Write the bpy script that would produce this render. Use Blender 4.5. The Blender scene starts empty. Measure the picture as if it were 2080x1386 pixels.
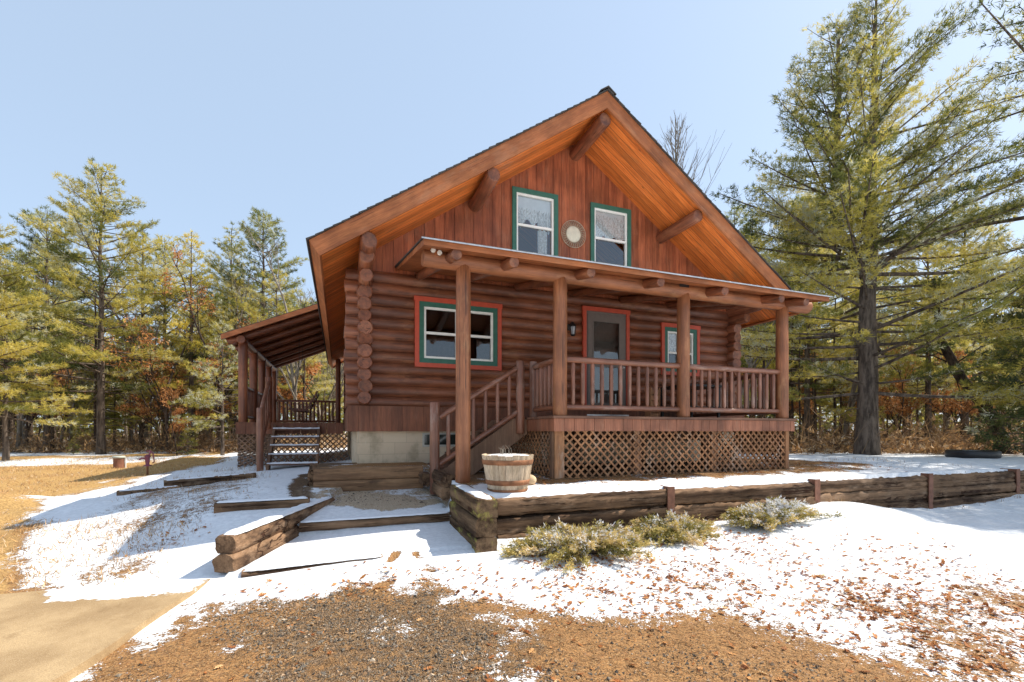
import bpy, math, random
import numpy as np
from mathutils import Vector, Matrix

R = random.Random(7)
NR = np.random.RandomState(11)
C = bpy.context.scene.collection
rad = math.radians

# ------------------------------------------------------------------ camera, sky, sun, exposure
CZ = 1.4                      # eye height; the camera stands at the origin, the cabin front runs along +X
F = 941.0                     # focal length in photograph pixels (2080 wide)
YAW = math.atan2(.3487, .937)
cam = bpy.data.cameras.new("camera")
camo = bpy.data.objects.new("camera", cam)
C.objects.link(camo)
camo.location = (0, 0, CZ)
camo.rotation_euler = (rad(90), 0, -YAW)
cam.sensor_width = 36
cam.lens = F / 2080 * 36
cam.shift_y = 183 / 2080
cam.clip_end = 2000
bpy.context.scene.camera = camo

SUN = Vector((.86, -.05, 1.0)).normalized()
world = bpy.data.worlds.new("World")
bpy.context.scene.world = world
world.use_nodes = True
wn = world.node_tree.nodes
sky = wn.new('ShaderNodeTexSky')
sky.sky_type = 'NISHITA'
sky.sun_disc = False
sky.sun_elevation = math.asin(SUN.z)
sky.sun_rotation = math.atan2(SUN.x, SUN.y)
sky.air_density = 1.0
sky.dust_density = 1.2
sky.ozone_density = 1.6
veil = wn.new('ShaderNodeMix')            # added pale tone that lightens the whole sky
veil.data_type = 'RGBA'
veil.inputs[0].default_value = .64
veil.inputs[7].default_value = (2.85, 3.55, 4.4, 1)
world.node_tree.links.new(sky.outputs[0], veil.inputs[6])
world.node_tree.links.new(veil.outputs[2], wn['Background'].inputs[0])
wn['Background'].inputs[1].default_value = .15
sl = bpy.data.lights.new("sun", 'SUN')
sl.energy = 4.9
sl.angle = rad(.5)
sl.color = (1, .93, .82)
so = bpy.data.objects.new("sun", sl)
C.objects.link(so)
so.rotation_euler = SUN.to_track_quat('Z', 'Y').to_euler()
vs = bpy.context.scene.view_settings
vs.view_transform = 'Standard'
vs.look = 'None'
vs.exposure = .6
vs.gamma = 1
cy = bpy.context.scene.cycles
cy.max_bounces = 8
cy.transparent_max_bounces = 12
cy.use_denoising = True


def at(px, d):
    """plan position of what stands at photograph column px, d metres deep"""
    xc = (px - 1040) / F * d
    return (.937 * xc + .3487 * d, -.3487 * xc + .937 * d)


# ------------------------------------------------------------------ mesh helpers
class MB:
    def __init__(s):
        s.v, s.f, s.sm = [], [], []

    def add(s, vs_, fs, smooth=False):
        b = len(s.v)
        s.v += [tuple(p) for p in vs_]
        s.f += [tuple(i + b for i in f) for f in fs]
        s.sm += [smooth] * len(fs)
        return s

    def box(s, x0, x1, y0, y1, z0, z1):
        return s.add([(x0, y0, z0), (x1, y0, z0), (x1, y1, z0), (x0, y1, z0), (x0, y0, z1), (x1, y0, z1), (x1, y1, z1), (x0, y1, z1)],
                     [(0, 3, 2, 1), (4, 5, 6, 7), (0, 1, 5, 4), (1, 2, 6, 5), (2, 3, 7, 6), (3, 0, 4, 7)])

    def prism_y(s, poly, y0, y1):
        """polygon in (x, z), extruded along y"""
        n = len(poly)
        a = sum(poly[i][0] * poly[(i + 1) % n][1] - poly[(i + 1) % n][0] * poly[i][1] for i in range(n))
        if a < 0: poly = poly[::-1]
        v = [(x, y0, z) for x, z in poly] + [(x, y1, z) for x, z in poly]
        f = [tuple(range(n)), tuple(range(2 * n - 1, n - 1, -1))]
        f += [(i, i + n, (i + 1) % n + n, (i + 1) % n) for i in range(n)]
        return s.add(v, f)

    def prism_x(s, poly, x0, x1):
        n = len(poly)
        a = sum(poly[i][0] * poly[(i + 1) % n][1] - poly[(i + 1) % n][0] * poly[i][1] for i in range(n))
        if a < 0: poly = poly[::-1]
        v = [(x1, y, z) for y, z in poly] + [(x0, y, z) for y, z in poly]
        f = [tuple(range(n)), tuple(range(2 * n - 1, n - 1, -1))]
        f += [(i, i + n, (i + 1) % n + n, (i + 1) % n) for i in range(n)]
        return s.add(v, f)

    def sweep(s, pts, prof, caps=True, smooth=True, up=None):
        """prof(k) -> list of (a, b) offsets at point k"""
        pts = [Vector(p) for p in pts]
        n = len(prof(0))
        rings = []
        t0 = (pts[1] - pts[0]).normalized()
        u = Vector(up) if up else (Vector((0, 0, 1)) if abs(t0.z) < .9 else Vector((1, 0, 0)))
        for k, p in enumerate(pts):
            t = (pts[min(k + 1, len(pts) - 1)] - pts[max(k - 1, 0)]).normalized()
            a = t.cross(u)
            if a.length < 1e-5: a = t.orthogonal()
            a.normalize()
            u = a.cross(t)
            rings.append([p + a * q[0] + u * q[1] for q in prof(k)])
        v = [q for r in rings for q in r]
        f = []
        for k in range(len(pts) - 1):
            for i in range(n):
                j = (i + 1) % n
                f.append((k * n + i, k * n + j, (k + 1) * n + j, (k + 1) * n + i))
        s.add(v, f, smooth)
        if caps:
            s.add(rings[0], [tuple(range(n - 1, -1, -1))])
            s.add(rings[-1], [tuple(range(n))])
        return s

    def tube(s, pts, radii, n=10, caps=True, smooth=True):
        if not hasattr(radii, '__len__'): radii = [radii] * len(pts)
        cs = [(math.cos(2 * math.pi * i / n), math.sin(2 * math.pi * i / n)) for i in range(n)]
        return s.sweep(pts, lambda k: [(c * radii[k], q * radii[k]) for c, q in cs], caps, smooth)

    def log(s, p0, p1, r, n=14, wob=.035, taper=0, chamfer=.015):
        """a peeled log: slightly uneven radius, eased ends"""
        p0, p1 = Vector(p0), Vector(p1)
        L = (p1 - p0).length
        m = max(3, int(L / .35) + 1)
        ts = [0, min(chamfer / L, .2)] + [i / m for i in range(1, m)] + [1 - min(chamfer / L, .2), 1]
        ts = sorted(set(ts))
        k0 = R.random() * 6
        amp = [R.uniform(-wob, wob) for _ in ts]
        off = [Vector((R.uniform(-1, 1), R.uniform(-1, 1), R.uniform(-1, 1))) * r * wob * .6 for _ in ts]
        pts, rr = [], []
        for i, t in enumerate(ts):
            e = 1 - (.12 if t in (0, 1) else 0)
            pts.append(p0.lerp(p1, t) + off[i] * (1 if 0 < t < 1 else 0))
            rr.append(r * e * (1 + amp[i] - taper * t))
        ph = [R.uniform(-.03, .03) for _ in range(n)]
        cs = [(math.cos(2 * math.pi * i / n) * (1 + ph[i]), math.sin(2 * math.pi * i / n) * (1 + ph[i])) for i in range(n)]
        return s.sweep(pts, lambda k: [(c * rr[k], q * rr[k]) for c, q in cs])

    def timber(s, p0, p1, w, h, rough=.012, rnd=.03, seg=.16, endround=0.0):
        """a weathered squared timber; p0, p1 are the ends of its centre line"""
        p0, p1 = Vector(p0), Vector(p1)
        L = (p1 - p0).length
        m = max(3, int(L / seg))
        ts = sorted({0, .02 / L, 1 - .02 / L, 1} | {i / m for i in range(1, m)})
        n = 16
        c = 1 - rnd / min(w, h) * 2
        q = [(1, -c), (1, -.33), (1, .33), (1, c), (c, 1), (.33, 1), (-.33, 1), (-c, 1), (-1, c), (-1, .33), (-1, -.33), (-1, -c), (-c, -1), (-.33, -1), (.33, -1), (c, -1)]
        base = [(x * w / 2, y * h / 2) for x, y in q]
        jit = [[(R.gauss(0, rough), R.gauss(0, rough)) for _ in range(n)] for _ in ts]
        lane = [(R.gauss(0, rough * .8), R.gauss(0, rough * .8)) for _ in range(n)]
        wave = R.random() * 6

        def prof(k):
            e = 1 - (endround if ts[k] in (0, 1) else 0)
            return [((b[0] + jit[k][i][0] * .5 + lane[i][0]) * e, (b[1] + jit[k][i][1] * .5 + lane[i][1]) * e) for i, b in enumerate(base)]
        return s.sweep([p0.lerp(p1, t) for t in ts], prof, up=(0, 0, 1) if abs((p1 - p0).normalized().z) < .9 else None)

    def beam(s, p0, p1, w, h):
        return s.sweep([p0, p1], lambda k: [(-w / 2, -h / 2), (w / 2, -h / 2), (w / 2, h / 2), (-w / 2, h / 2)], smooth=False)

    def lathe(s, c, prof, n=24, smooth=True, caps=True):
        v, f = [], []
        for r, z in prof:
            v += [(c[0] + r * math.cos(2 * math.pi * i / n), c[1] + r * math.sin(2 * math.pi * i / n), c[2] + z) for i in range(n)]
        for k in range(len(prof) - 1):
            for i in range(n):
                j = (i + 1) % n
                f.append((k * n + i, k * n + j, (k + 1) * n + j, (k + 1) * n + i))
        s.add(v, f, smooth)
        if caps:
            s.add(v[:n], [tuple(range(n - 1, -1, -1))]); s.add(v[-n:], [tuple(range(n))])
        return s

    def build(s, name, mat, parent=None):
        me = bpy.data.meshes.new(name)
        me.from_pydata(s.v, [], s.f)
        me.polygons.foreach_set('use_smooth', s.sm)
        me.materials.append(mat)
        me.update()
        return link(name, me, parent)


def link(name, data, parent=None):
    o = bpy.data.objects.new(name, data)
    C.objects.link(o)
    if parent is not None:
        o.parent = parent
        if parent.parent is None and parent.data is None:
            o.matrix_parent_inverse = parent.matrix_basis.inverted()
    return o


def tag(o, label, cat, group=None):
    o['label'] = label; o['category'] = cat
    if group: o['group'] = group
    return o


def thing(name, loc, label, cat, group=None):
    o = link(name, None)
    o.location = loc
    return tag(o, label, cat, group)


def kind(o, k):
    o['kind'] = k
    return o


def raw_mesh(name, V, Fv, nper, mat, attrs=None, smooth=False):
    """numpy mesh: V (n,3); Fv flat vertex indices, nper vertices per face"""
    me = bpy.data.meshes.new(name)
    nf = len(Fv) // nper
    me.vertices.add(len(V)); me.loops.add(len(Fv)); me.polygons.add(nf)
    me.vertices.foreach_set('co', np.ascontiguousarray(V, dtype=np.float32).ravel())
    me.loops.foreach_set('vertex_index', np.ascontiguousarray(Fv, dtype=np.int32))
    me.polygons.foreach_set('loop_start', np.arange(nf, dtype=np.int32) * nper)
    me.polygons.foreach_set('use_smooth', np.full(nf, smooth))
    for k, a in (attrs or {}).items():
        at_ = me.attributes.new(k, 'FLOAT', 'POINT')
        at_.data.foreach_set('value', np.ascontiguousarray(a, dtype=np.float32))
    me.materials.append(mat)
    me.update(calc_edges=True)
    return me


# ------------------------------------------------------------------ materials
class NT:
    def __init__(s, name):
        s.m = bpy.data.materials.new(name)
        s.m.use_nodes = True
        s.t = s.m.node_tree
        s.b = s.t.nodes['Principled BSDF']
        s.out = s.t.nodes['Material Output']

    def n(s, typ, **kw):
        x = s.t.nodes.new(typ)
        for k, v in kw.items():
            if k.startswith('i_'):
                key = k[2:]
                x.inputs[int(key) if key.isdigit() else key.replace('_', ' ')].default_value = v
            else: setattr(x, k, v)
        return x

    def l(s, a, b): s.t.links.new(a, b)

    def noise(s, vec, scale, detail=4, rough=.55):
        x = s.n('ShaderNodeTexNoise', i_Scale=scale, i_Detail=detail, i_Roughness=rough)
        if vec is not None: s.l(vec, x.inputs['Vector'])
        return x.outputs['Fac']

    def coord(s, scale=(1, 1, 1)):
        tc = s.n('ShaderNodeTexCoord')
        mp = s.n('ShaderNodeMapping')
        mp.inputs['Scale'].default_value = scale
        src = tc.outputs['Object']
        if getattr(s, 'rot', None):
            r_ = s.n('ShaderNodeMapping'); r_.inputs['Rotation'].default_value = s.rot
            s.l(src, r_.inputs['Vector']); src = r_.outputs['Vector']
        s.l(src, mp.inputs['Vector'])
        return mp.outputs['Vector']

    def math(s, op, a, b=None, clamp=False):
        x = s.n('ShaderNodeMath', operation=op, use_clamp=clamp)
        for i, q in enumerate((a, b)):
            if q is None: continue
            if isinstance(q, (int, float)): x.inputs[i].default_value = q
            else: s.l(q, x.inputs[i])
        return x.outputs[0]

    def mapr(s, v, a, b, c=0, d=1, smooth=True):
        x = s.n('ShaderNodeMapRange', interpolation_type='SMOOTHSTEP' if smooth else 'LINEAR')
        s.l(v, x.inputs[0])
        for i, q in enumerate((a, b, c, d)): x.inputs[i + 1].default_value = q
        return x.outputs[0]

    def mix(s, fac, a, b, mode='MIX'):
        x = s.n('ShaderNodeMix', data_type='RGBA', blend_type=mode)
        for i, q in ((0, fac), (6, a), (7, b)):
            if isinstance(q, (int, float)): x.inputs[i].default_value = q
            elif isinstance(q, tuple): x.inputs[i].default_value = q + (1,) if len(q) == 3 else q
            else: s.l(q, x.inputs[i])
        return x.outputs[2]

    def bump(s, h, strength=.3, dist=.02, normal=None):
        x = s.n('ShaderNodeBump', i_Strength=strength, i_Distance=dist)
        s.l(h, x.inputs['Height'])
        if normal is not None: s.l(normal, x.inputs['Normal'])
        s.l(x.outputs[0], s.b.inputs['Normal'])
        return x.outputs[0]

    def col(s, c):
        if isinstance(c, tuple): s.b.inputs['Base Color'].default_value = c + (1,)
        else: s.l(c, s.b.inputs['Base Color'])

    def rough(s, r, spec=.3):
        s.b.inputs['Roughness'].default_value = r
        s.b.inputs['Specular IOR Level'].default_value = spec


def wood(name, c1, c2, axis='x', rough=.6, streak=18, bump=.25, var=.35, spec=.3, worn=None, wornamt=.5, knots=False, fine=90, crack=False, rot=None, cw=1):
    m = NT(name)
    m.rot = rot
    k = {'x': (.06, 1, 1), 'y': (1, .06, 1), 'z': (1, 1, .06)}[axis]
    v = m.coord(k)
    a = m.noise(v, streak, 6, .62)
    f = m.noise(v, fine, 3, .6)
    v2 = m.coord()
    big = m.noise(v2, 1.7, 4)
    fac = m.mapr(a, .35, .68)
    c = m.mix(fac, c1, c2)
    geo = m.n('ShaderNodeNewGeometry')
    isl = m.mapr(geo.outputs['Random Per Island'], 0, 1, 1 - var, 1 + var * .7, False)
    c = m.mix(1, c, m.comb(isl) if hasattr(m, 'comb') else isl, 'MULTIPLY')
    bg = m.mapr(big, .3, .7, .72, 1.18)
    c = m.mix(1, c, bg, 'MULTIPLY')
    fl = m.mapr(f, .3, .7, .8, 1.15)
    c = m.mix(1, c, fl, 'MULTIPLY')
    if worn:
        w = m.noise(m.coord(tuple(.3 + .7 * q for q in k)), 5, 8, .7)
        c = m.mix(m.math('MULTIPLY', m.mapr(w, .52, .68), wornamt), c, worn)
    if knots:
        vo = m.n('ShaderNodeTexVoronoi', i_Scale=2.6)
        m.l(m.coord({'x': (.45, 1, 1), 'y': (1, .45, 1), 'z': (1, 1, .45)}[axis]), vo.inputs['Vector'])
        c = m.mix(m.mapr(vo.outputs['Distance'], .03, .1, .8, 0), c, (.10, .03, .01))
    h = m.math('ADD', m.math('MULTIPLY', a, .6), m.math('MULTIPLY', f, .4))
    if crack:                                   # drying checks along the grain, and a few knots
        kk = tuple(.003 if q < 1 else q for q in k)
        ck = m.noise(m.coord(kk), 11, 2, .5)
        line = m.mapr(m.math('ABSOLUTE', m.math('SUBTRACT', ck, .55)), .004 * cw, .016 * cw, 1, 0)
        line = m.math('MULTIPLY', line, m.mapr(m.noise(v2, 2.3, 2), .48, .6))
        c = m.mix(m.math('MULTIPLY', line, .8), c, (.035, .012, .006))
        vo = m.n('ShaderNodeTexVoronoi', i_Scale=2.2)
        m.l(m.coord({'x': (.4, 1, 1), 'y': (1, .4, 1), 'z': (1, 1, .4)}[axis]), vo.inputs['Vector'])
        c = m.mix(m.mapr(vo.outputs['Distance'], .03, .085, .7, 0), c, (.06, .02, .01))
        h = m.math('SUBTRACT', h, m.math('MULTIPLY', line, 1.5))
    m.col(c)
    m.rough(rough, spec)
    m.bump(h, bump, .012)
    return m.m


def plain(name, c, rough=.5, spec=.4, metal=0, noise=.15, scale=12, bump=0):
    m = NT(name)
    n = m.noise(m.coord(), scale, 5)
    m.col(m.mix(1, c, m.mapr(n, .25, .75, 1 - noise, 1 + noise), 'MULTIPLY'))
    m.rough(rough, spec)
    m.b.inputs['Metallic'].default_value = metal
    if bump: m.bump(m.noise(m.coord(), scale * 4, 6), bump, .01)
    return m.m


M = {}
for ax in 'xyz':
    M['log_' + ax] = wood('stained_log_' + ax, (.265, .088, .038), (.145, .048, .024), ax, .45, 16, .35, .22, spec=.45, worn=(.40, .18, .085), wornamt=.4, crack=True)
    M['post_' + ax] = wood('post_wood_' + ax, (.335, .128, .054), (.225, .081, .035), ax, .45, 14, .25, .12, spec=.4, worn=(.50, .26, .12), wornamt=.4, crack=True)
    M['rail_' + ax] = wood('rail_wood_' + ax, (.29, .118, .066), (.165, .066, .038), ax, .36, 20, .2, .2, spec=.5, worn=(.45, .33, .27), wornamt=.45)
    M['old_' + ax] = wood('weathered_timber_' + ax, (.26, .155, .088), (.055, .031, .019), ax, .85, 9, 1.0, .3, spec=.15, worn=(.36, .245, .16), wornamt=.5, fine=110, crack=True, cw=2.2)
M['gable'] = wood('gable_boards', (.36, .105, .042), (.23, .062, .026), 'z', .5, 14, .25, .25, worn=(.36, .17, .10), wornamt=.25)
M['skirt'] = wood('skirt_boards', (.235, .088, .045), (.155, .058, .032), 'z', .6, 14, .2, .15, worn=(.3, .16, .1), wornamt=.4)
M['rim'] = wood('rim_boards', (.33, .13, .07), (.23, .09, .05), 'z', .55, 14, .2, .2, worn=(.38, .2, .12), wornamt=.4)
M['fascia'] = wood('fascia_wood', (.40, .135, .046), (.30, .095, .034), 'x', .6, 14, .15, .08, worn=(.42, .21, .11), wornamt=.3)
M['lattice'] = wood('lattice_wood', (.40, .195, .09), (.25, .115, .055), 'z', .75, 12, .2, .3, worn=(.44, .34, .26), wornamt=.6)
M['lattice_dark'] = wood('side_lattice_wood', (.26, .15, .09), (.17, .09, .055), 'z', .75, 12, .2, .3)
M['pale_timber'] = wood('pale_planter_timber', (.29, .165, .085), (.13, .068, .038), 'x', .8, 7, .5, .3, worn=(.08, .045, .028), wornamt=.85, crack=True)
M['barrel'] = wood('barrel_staves', (.68, .53, .37), (.50, .37, .24), 'z', .8, 16, .5, .2, worn=(.36, .24, .15), wornamt=.7)
M['tread'] = wood('stair_tread', (.2, .1, .06), (.12, .06, .04), 'x', .65)
M['red'] = plain('red_trim_paint', (.50, .075, .035), .5, noise=.1)
M['green'] = plain('green_trim_paint', (.035, .125, .085), .5, noise=.12)
M['white'] = plain('white_sash_paint', (.80, .77, .70), .45, noise=.05)
M['doorgrey'] = plain('door_paint', (.165, .13, .108), .5, noise=.08)
M['black'] = plain('black_metal', (.015, .014, .014), .4, .5)
M['alu'] = plain('bare_metal', (.6, .58, .56), .35, .5, .8)
M['rust'] = plain('rusty_band', (.28, .125, .06), .75, .3, .2, .45, 9, .4)
M['steelrust'] = plain('rusty_steel_post', (.23, .105, .065), .7, .3, .1, .25, 10, .2)
M['pump'] = plain('faded_maroon_paint', (.22, .06, .09), .55, .4, 0, .2)
M['snow'] = None
M['stone'] = plain('tan_stone', (.5, .36, .22), .8, .3, 0, .25, 8, .5)
M['disc'] = plain('medallion_face', (.62, .56, .42), .6, .3, 0, .1)
M['filigree'] = plain('medallion_filigree', (.42, .32, .22), .5, .4, .3, .2)
M['bulb'] = plain('flood_bulb', (.8, .76, .66), .3, .5, 0, .03)
M['interior'] = plain('dark_interior', (.10, .07, .05), .8, .2)
M['dirt'] = plain('bare_dirt', (.12, .08, .05), .95, .1, 0, .3, 15, .5)

for k_, sg_ in (('rake_l', 1), ('rake_r', -1)):
    M[k_] = wood('rake_board' + k_[-2:], (.40, .135, .046), (.30, .095, .034), 'x', .6, 14, .2, .08, worn=(.42, .21, .11), wornamt=.3, crack=True, rot=(0, sg_ * math.atan(.687), 0))
M['fascia_y'] = wood('eave_fascia', (.40, .135, .046), (.30, .095, .034), 'y', .6, 14, .15, .08, worn=(.42, .21, .11), wornamt=.3)
# soffit boards: they run up the slope, one board each .135 m of y
m = NT('soffit_boards')
tc = m.n('ShaderNodeTexCoord')
sp = m.n('ShaderNodeSeparateXYZ')
m.l(tc.outputs['Object'], sp.inputs[0])
q = m.math('DIVIDE', sp.outputs[1], .135)
fr = m.math('FRACT', q)
wnz = m.n('ShaderNodeTexWhiteNoise', noise_dimensions='1D')
m.l(m.math('FLOOR', q), wnz.inputs['W'])
grain = m.noise(m.coord((.7, 14, .7)), 4, 6, .6)
c = m.mix(m.mapr(grain, .35, .65), (.86, .25, .05), (.55, .135, .026))
c = m.mix(1, c, m.mapr(wnz.outputs['Value'], 0, 1, .68, 1.15, False), 'MULTIPLY')
st = m.noise(m.coord((1, 3, 1)), 1.4, 5)
c = m.mix(m.mapr(st, .58, .74, 0, .55), c, (.22, .12, .05))
vo = m.n('ShaderNodeTexVoronoi', i_Scale=3.2)
m.l(m.coord((.7, 2, .7)), vo.inputs['Vector'])
c = m.mix(m.mapr(vo.outputs['Distance'], .04, .11, .75, 0), c, (.12, .035, .01))
gro = m.math('MULTIPLY', m.mapr(fr, 0, .045), m.mapr(fr, .955, 1, 1, 0))
c = m.mix(gro, (.09, .025, .008), c)
m.col(c); m.rough(.45, .4)
m.bump(m.math('ADD', gro, m.math('MULTIPLY', grain, .15)), .5, .01)
M['soffit'] = m.m

m = NT('asphalt_shingles')
n1 = m.noise(m.coord(), 160, 3)
geo = m.n('ShaderNodeNewGeometry')
c = m.mix(n1, (.03, .026, .024), (.11, .095, .085))
m.col(m.mix(1, c, m.mapr(geo.outputs['Random Per Island'], 0, 1, .7, 1.2, False), 'MULTIPLY'))
m.rough(.95, .1); m.bump(n1, .4, .01)
M['shingle'] = m.m

m = NT('concrete_blocks')
br = m.n('ShaderNodeTexBrick', i_Scale=1)
br.offset = .5
tc = m.n('ShaderNodeTexCoord'); mp = m.n('ShaderNodeMapping'); mp.inputs['Rotation'].default_value = (rad(90), 0, 0)
mp.inputs['Location'].default_value = (.1, .0, 0)
m.l(tc.outputs['Object'], mp.inputs[0]); m.l(mp.outputs[0], br.inputs['Vector'])
for k_, v_ in (('Brick Width', .4), ('Row Height', .2), ('Mortar Size', .004), ('Mortar Smooth', .4)): br.inputs[k_].default_value = v_
br.inputs['Color1'].default_value = (.66, .53, .37, 1); br.inputs['Color2'].default_value = (.60, .47, .33, 1); br.inputs['Mortar'].default_value = (.46, .37, .27, 1)
n1 = m.noise(m.coord(), 2.5, 8, .65)
c = m.mix(m.mapr(n1, .48, .7, 0, .6), br.outputs['Color'], (.27, .22, .14))
c = m.mix(m.mapr(m.noise(m.coord((1, 1, .25)), 5, 6, .7), .56, .68, 0, .5), c, (.75, .66, .52))
m.col(c); m.rough(.9, .15)
m.bump(m.math('SUBTRACT', m.noise(m.coord(), 90, 4), m.math('MULTIPLY', br.outputs['Fac'], 1.2)), .3, .01)
M['block'] = m.m

m = NT('window_glass')
tr = m.n('ShaderNodeBsdfTransparent'); tr.inputs[0].default_value = (.92, .95, .95, 1)
gl = m.n('ShaderNodeBsdfGlossy', i_Roughness=.02)
fz = m.n('ShaderNodeFresnel', i_IOR=1.5)
wv = m.n('ShaderNodeBump', i_Strength=.04, i_Distance=.02)
m.l(m.noise(m.coord(), 3, 2), wv.inputs['Height']); m.l(wv.outputs[0], gl.inputs['Normal'])
mx = m.n('ShaderNodeMixShader')
m.l(m.math('ADD', m.math('MULTIPLY', fz.outputs[0], .9), .11, True), mx.inputs[0])
m.l(tr.outputs[0], mx.inputs[1]); m.l(gl.outputs[0], mx.inputs[2]); m.l(mx.outputs[0], m.out.inputs[0])
M['glass'] = m.m

def glass(name, k, c0):
    m = NT(name)
    tr = m.n('ShaderNodeBsdfTransparent'); tr.inputs[0].default_value = (.92, .95, .95, 1)
    gl = m.n('ShaderNodeBsdfGlossy', i_Roughness=.02)
    fz = m.n('ShaderNodeFresnel', i_IOR=1.5)
    mx = m.n('ShaderNodeMixShader')
    m.l(m.math('ADD', m.math('MULTIPLY', fz.outputs[0], k), c0, True), mx.inputs[0])
    m.l(tr.outputs[0], mx.inputs[1]); m.l(gl.outputs[0], mx.inputs[2]); m.l(mx.outputs[0], m.out.inputs[0])
    return m.m


M['glass_upper'] = glass('upper_window_glass', 1.2, .12)  # mirror share raised so the upper panes reflect more sky
m = NT('lace_curtain')
n1 = m.noise(m.coord((1, 1, .5)), 55, 3)
m.col(m.mix(m.mapr(n1, .42, .58), (.55, .53, .5), (.88, .88, .87))); m.rough(.9, .1)
M['lace'] = m.m
M['shade'] = plain('window_shade', (.78, .79, .79), .8, .1, 0, .04)

# snow on timbers and treads
m = NT('snow')
n1 = m.noise(m.coord(), 9, 6); n2 = m.noise(m.coord(), 120, 3)
m.col(m.mix(n1, (.72, .735, .76), (.82, .83, .85))); m.rough(.6, .25)
m.bump(m.math('ADD', n1, m.math('MULTIPLY', n2, .25)), .25, .02)
M['snow'] = m.m


def leafmat(name, stops, trans=.4, rough=.7):
    """needle or leaf material; the mesh attribute tint picks the leaf's own hue"""
    m = NT(name)
    a = m.n('ShaderNodeAttribute', attribute_name='tint')
    rp = m.n('ShaderNodeValToRGB')
    cr = rp.color_ramp
    while len(cr.elements) < len(stops): cr.elements.new(.5)
    for e, (p, c_) in zip(cr.elements, stops): e.position = p; e.color = c_ + (1,)
    m.l(a.outputs['Fac'], rp.inputs[0])
    m.l(rp.outputs[0], m.b.inputs['Base Color'])
    m.rough(rough, .25)
    t = m.n('ShaderNodeBsdfTranslucent')
    m.l(rp.outputs[0], t.inputs[0])
    x = m.n('ShaderNodeMixShader', i_0=trans)
    m.l(m.b.outputs[0], x.inputs[1]); m.l(t.outputs[0], x.inputs[2]); m.l(x.outputs[0], m.out.inputs[0])
    return m.m


FROST = (.60, .60, .48)
M['needle'] = leafmat('pine_needles', [(0, (.06, .08, .025)), (.3, (.175, .185, .042)), (.55, (.40, .355, .078)), (.8, (.68, .55, .12)), (.92, (.50, .50, .32)), (1, FROST)], .5)
M['needle_blue'] = leafmat('blue_green_needles', [(0, (.05, .07, .035)), (.4, (.17, .19, .055)), (.75, (.41, .375, .095)), (.92, (.46, .48, .32)), (1, FROST)], .5)
M['needle_gold'] = leafmat('golden_needles', [(0, (.12, .13, .02)), (.4, (.36, .32, .05)), (.8, (.72, .56, .08)), (1, (.8, .68, .25))], .45)
M['oakleaf'] = leafmat('dry_oak_leaves', [(0, (.18, .08, .03)), (.4, (.48, .20, .065)), (.75, (.68, .33, .12)), (1, (.72, .48, .26))], .5)
M['litter_leaf'] = leafmat('fallen_oak_leaves', [(0, (.20, .07, .025)), (.4, (.42, .155, .045)), (.75, (.56, .28, .10)), (1, (.68, .50, .28))], .15)
M['juniper'] = leafmat('juniper_sprays', [(0, (.12, .11, .03)), (.35, (.38, .32, .09)), (.7, (.66, .50, .18)), (.85, (.72, .54, .26)), (.93, (.75, .76, .78)), (1, (.86, .87, .9))], .25)
M['brush'] = leafmat('dry_brush', [(0, (.13, .08, .05)), (.5, (.38, .24, .12)), (.8, (.62, .36, .14)), (1, (.7, .58, .42))], .3)
M['pebble'] = leafmat('gravel_stones', [(0, (.06, .05, .04)), (.35, (.17, .145, .115)), (.55, (.27, .22, .16)), (.72, (.32, .18, .085)), (1, (.5, .40, .29))], 0, .85)


def bark(name, c1, c2, sc=8):
    m = NT(name)
    v = m.coord((1, 1, .22))
    a = m.noise(v, sc, 8, .7)
    m.col(m.mix(m.mapr(a, .35, .65), c1, c2)); m.rough(.95, .1); m.bump(a, .9, .05)
    return m.m


M['bark'] = bark('pine_bark', (.055, .042, .034), (.20, .155, .12))
M['bark_grey'] = bark('grey_bark', (.12, .10, .08), (.34, .29, .23), 10)
M['bark_dark'] = bark('dark_bark', (.03, .022, .018), (.11, .08, .06))

# ------------------------------------------------------------------ the lie of the land
CT = np.array([(-1.2, 2, 0), (1, 2, 0), (4, 2, 0), (8, 2, 0), (13, 2, .04), (4, 3.5, .04), (8, 3.6, .08), (1, 3.5, .05), (1, 4.5, .15), (2.5, 4.9, .16),
               (5, 4.9, .17), (7, 4.7, .26), (9.4, 4.9, .13), (13, 4.9, .2), (-.5, 4.8, .13), (-1.2, 4.8, .08), (-3, 4.6, .08), (-1.4, 3.3, .02), (-3, 3, .02),
               (-1.5, 6.2, .36), (-1.4, 6.7, .48), (-2.3, 6, .2), (-3.2, 6.2, .14), (-1, 8, .58), (-.6, 10, .6), (-1.6, 11.6, .47), (-2.3, 13, .5), (-3, 10, .41),
               (-3.6, 9.2, .32), (-4.2, 8.4, .25), (-6, 12, .30), (-6, 7, .16), (-9, 17, .35), (-6, 16, .36), (-15, 20, .38), (-15, 8, .2), (-30, 30, .42), (0, 40, .6),
               (20, 40, .7), (-8, 2, 0), (20, 2, .1), (30, 20, .7), (-4.2, 13, .35), (-2, 17, .5), (0, 13, .6), (0, 20, .6), (-40, 5, .2), (40, 5, .5)])


def _tps():
    n = len(CT)
    P = CT[:, :2]
    r2 = ((P[:, None] - P[None]) ** 2).sum(-1)
    K = np.where(r2 > 0, .5 * r2 * np.log(r2 + 1e-12), 0)
    A = np.zeros((n + 3, n + 3))
    A[:n, :n] = K + np.eye(n) * .02
    A[:n, n] = 1; A[:n, n + 1:] = P
    A[n, :n] = 1; A[n + 1:, :n] = P.T
    return np.linalg.solve(A, np.concatenate([CT[:, 2], np.zeros(3)]))


TW = _tps()


def sst(x, a, b):
    t = np.clip((x - a) / (b - a), 0, 1)
    return t * t * (3 - 2 * t)


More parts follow.
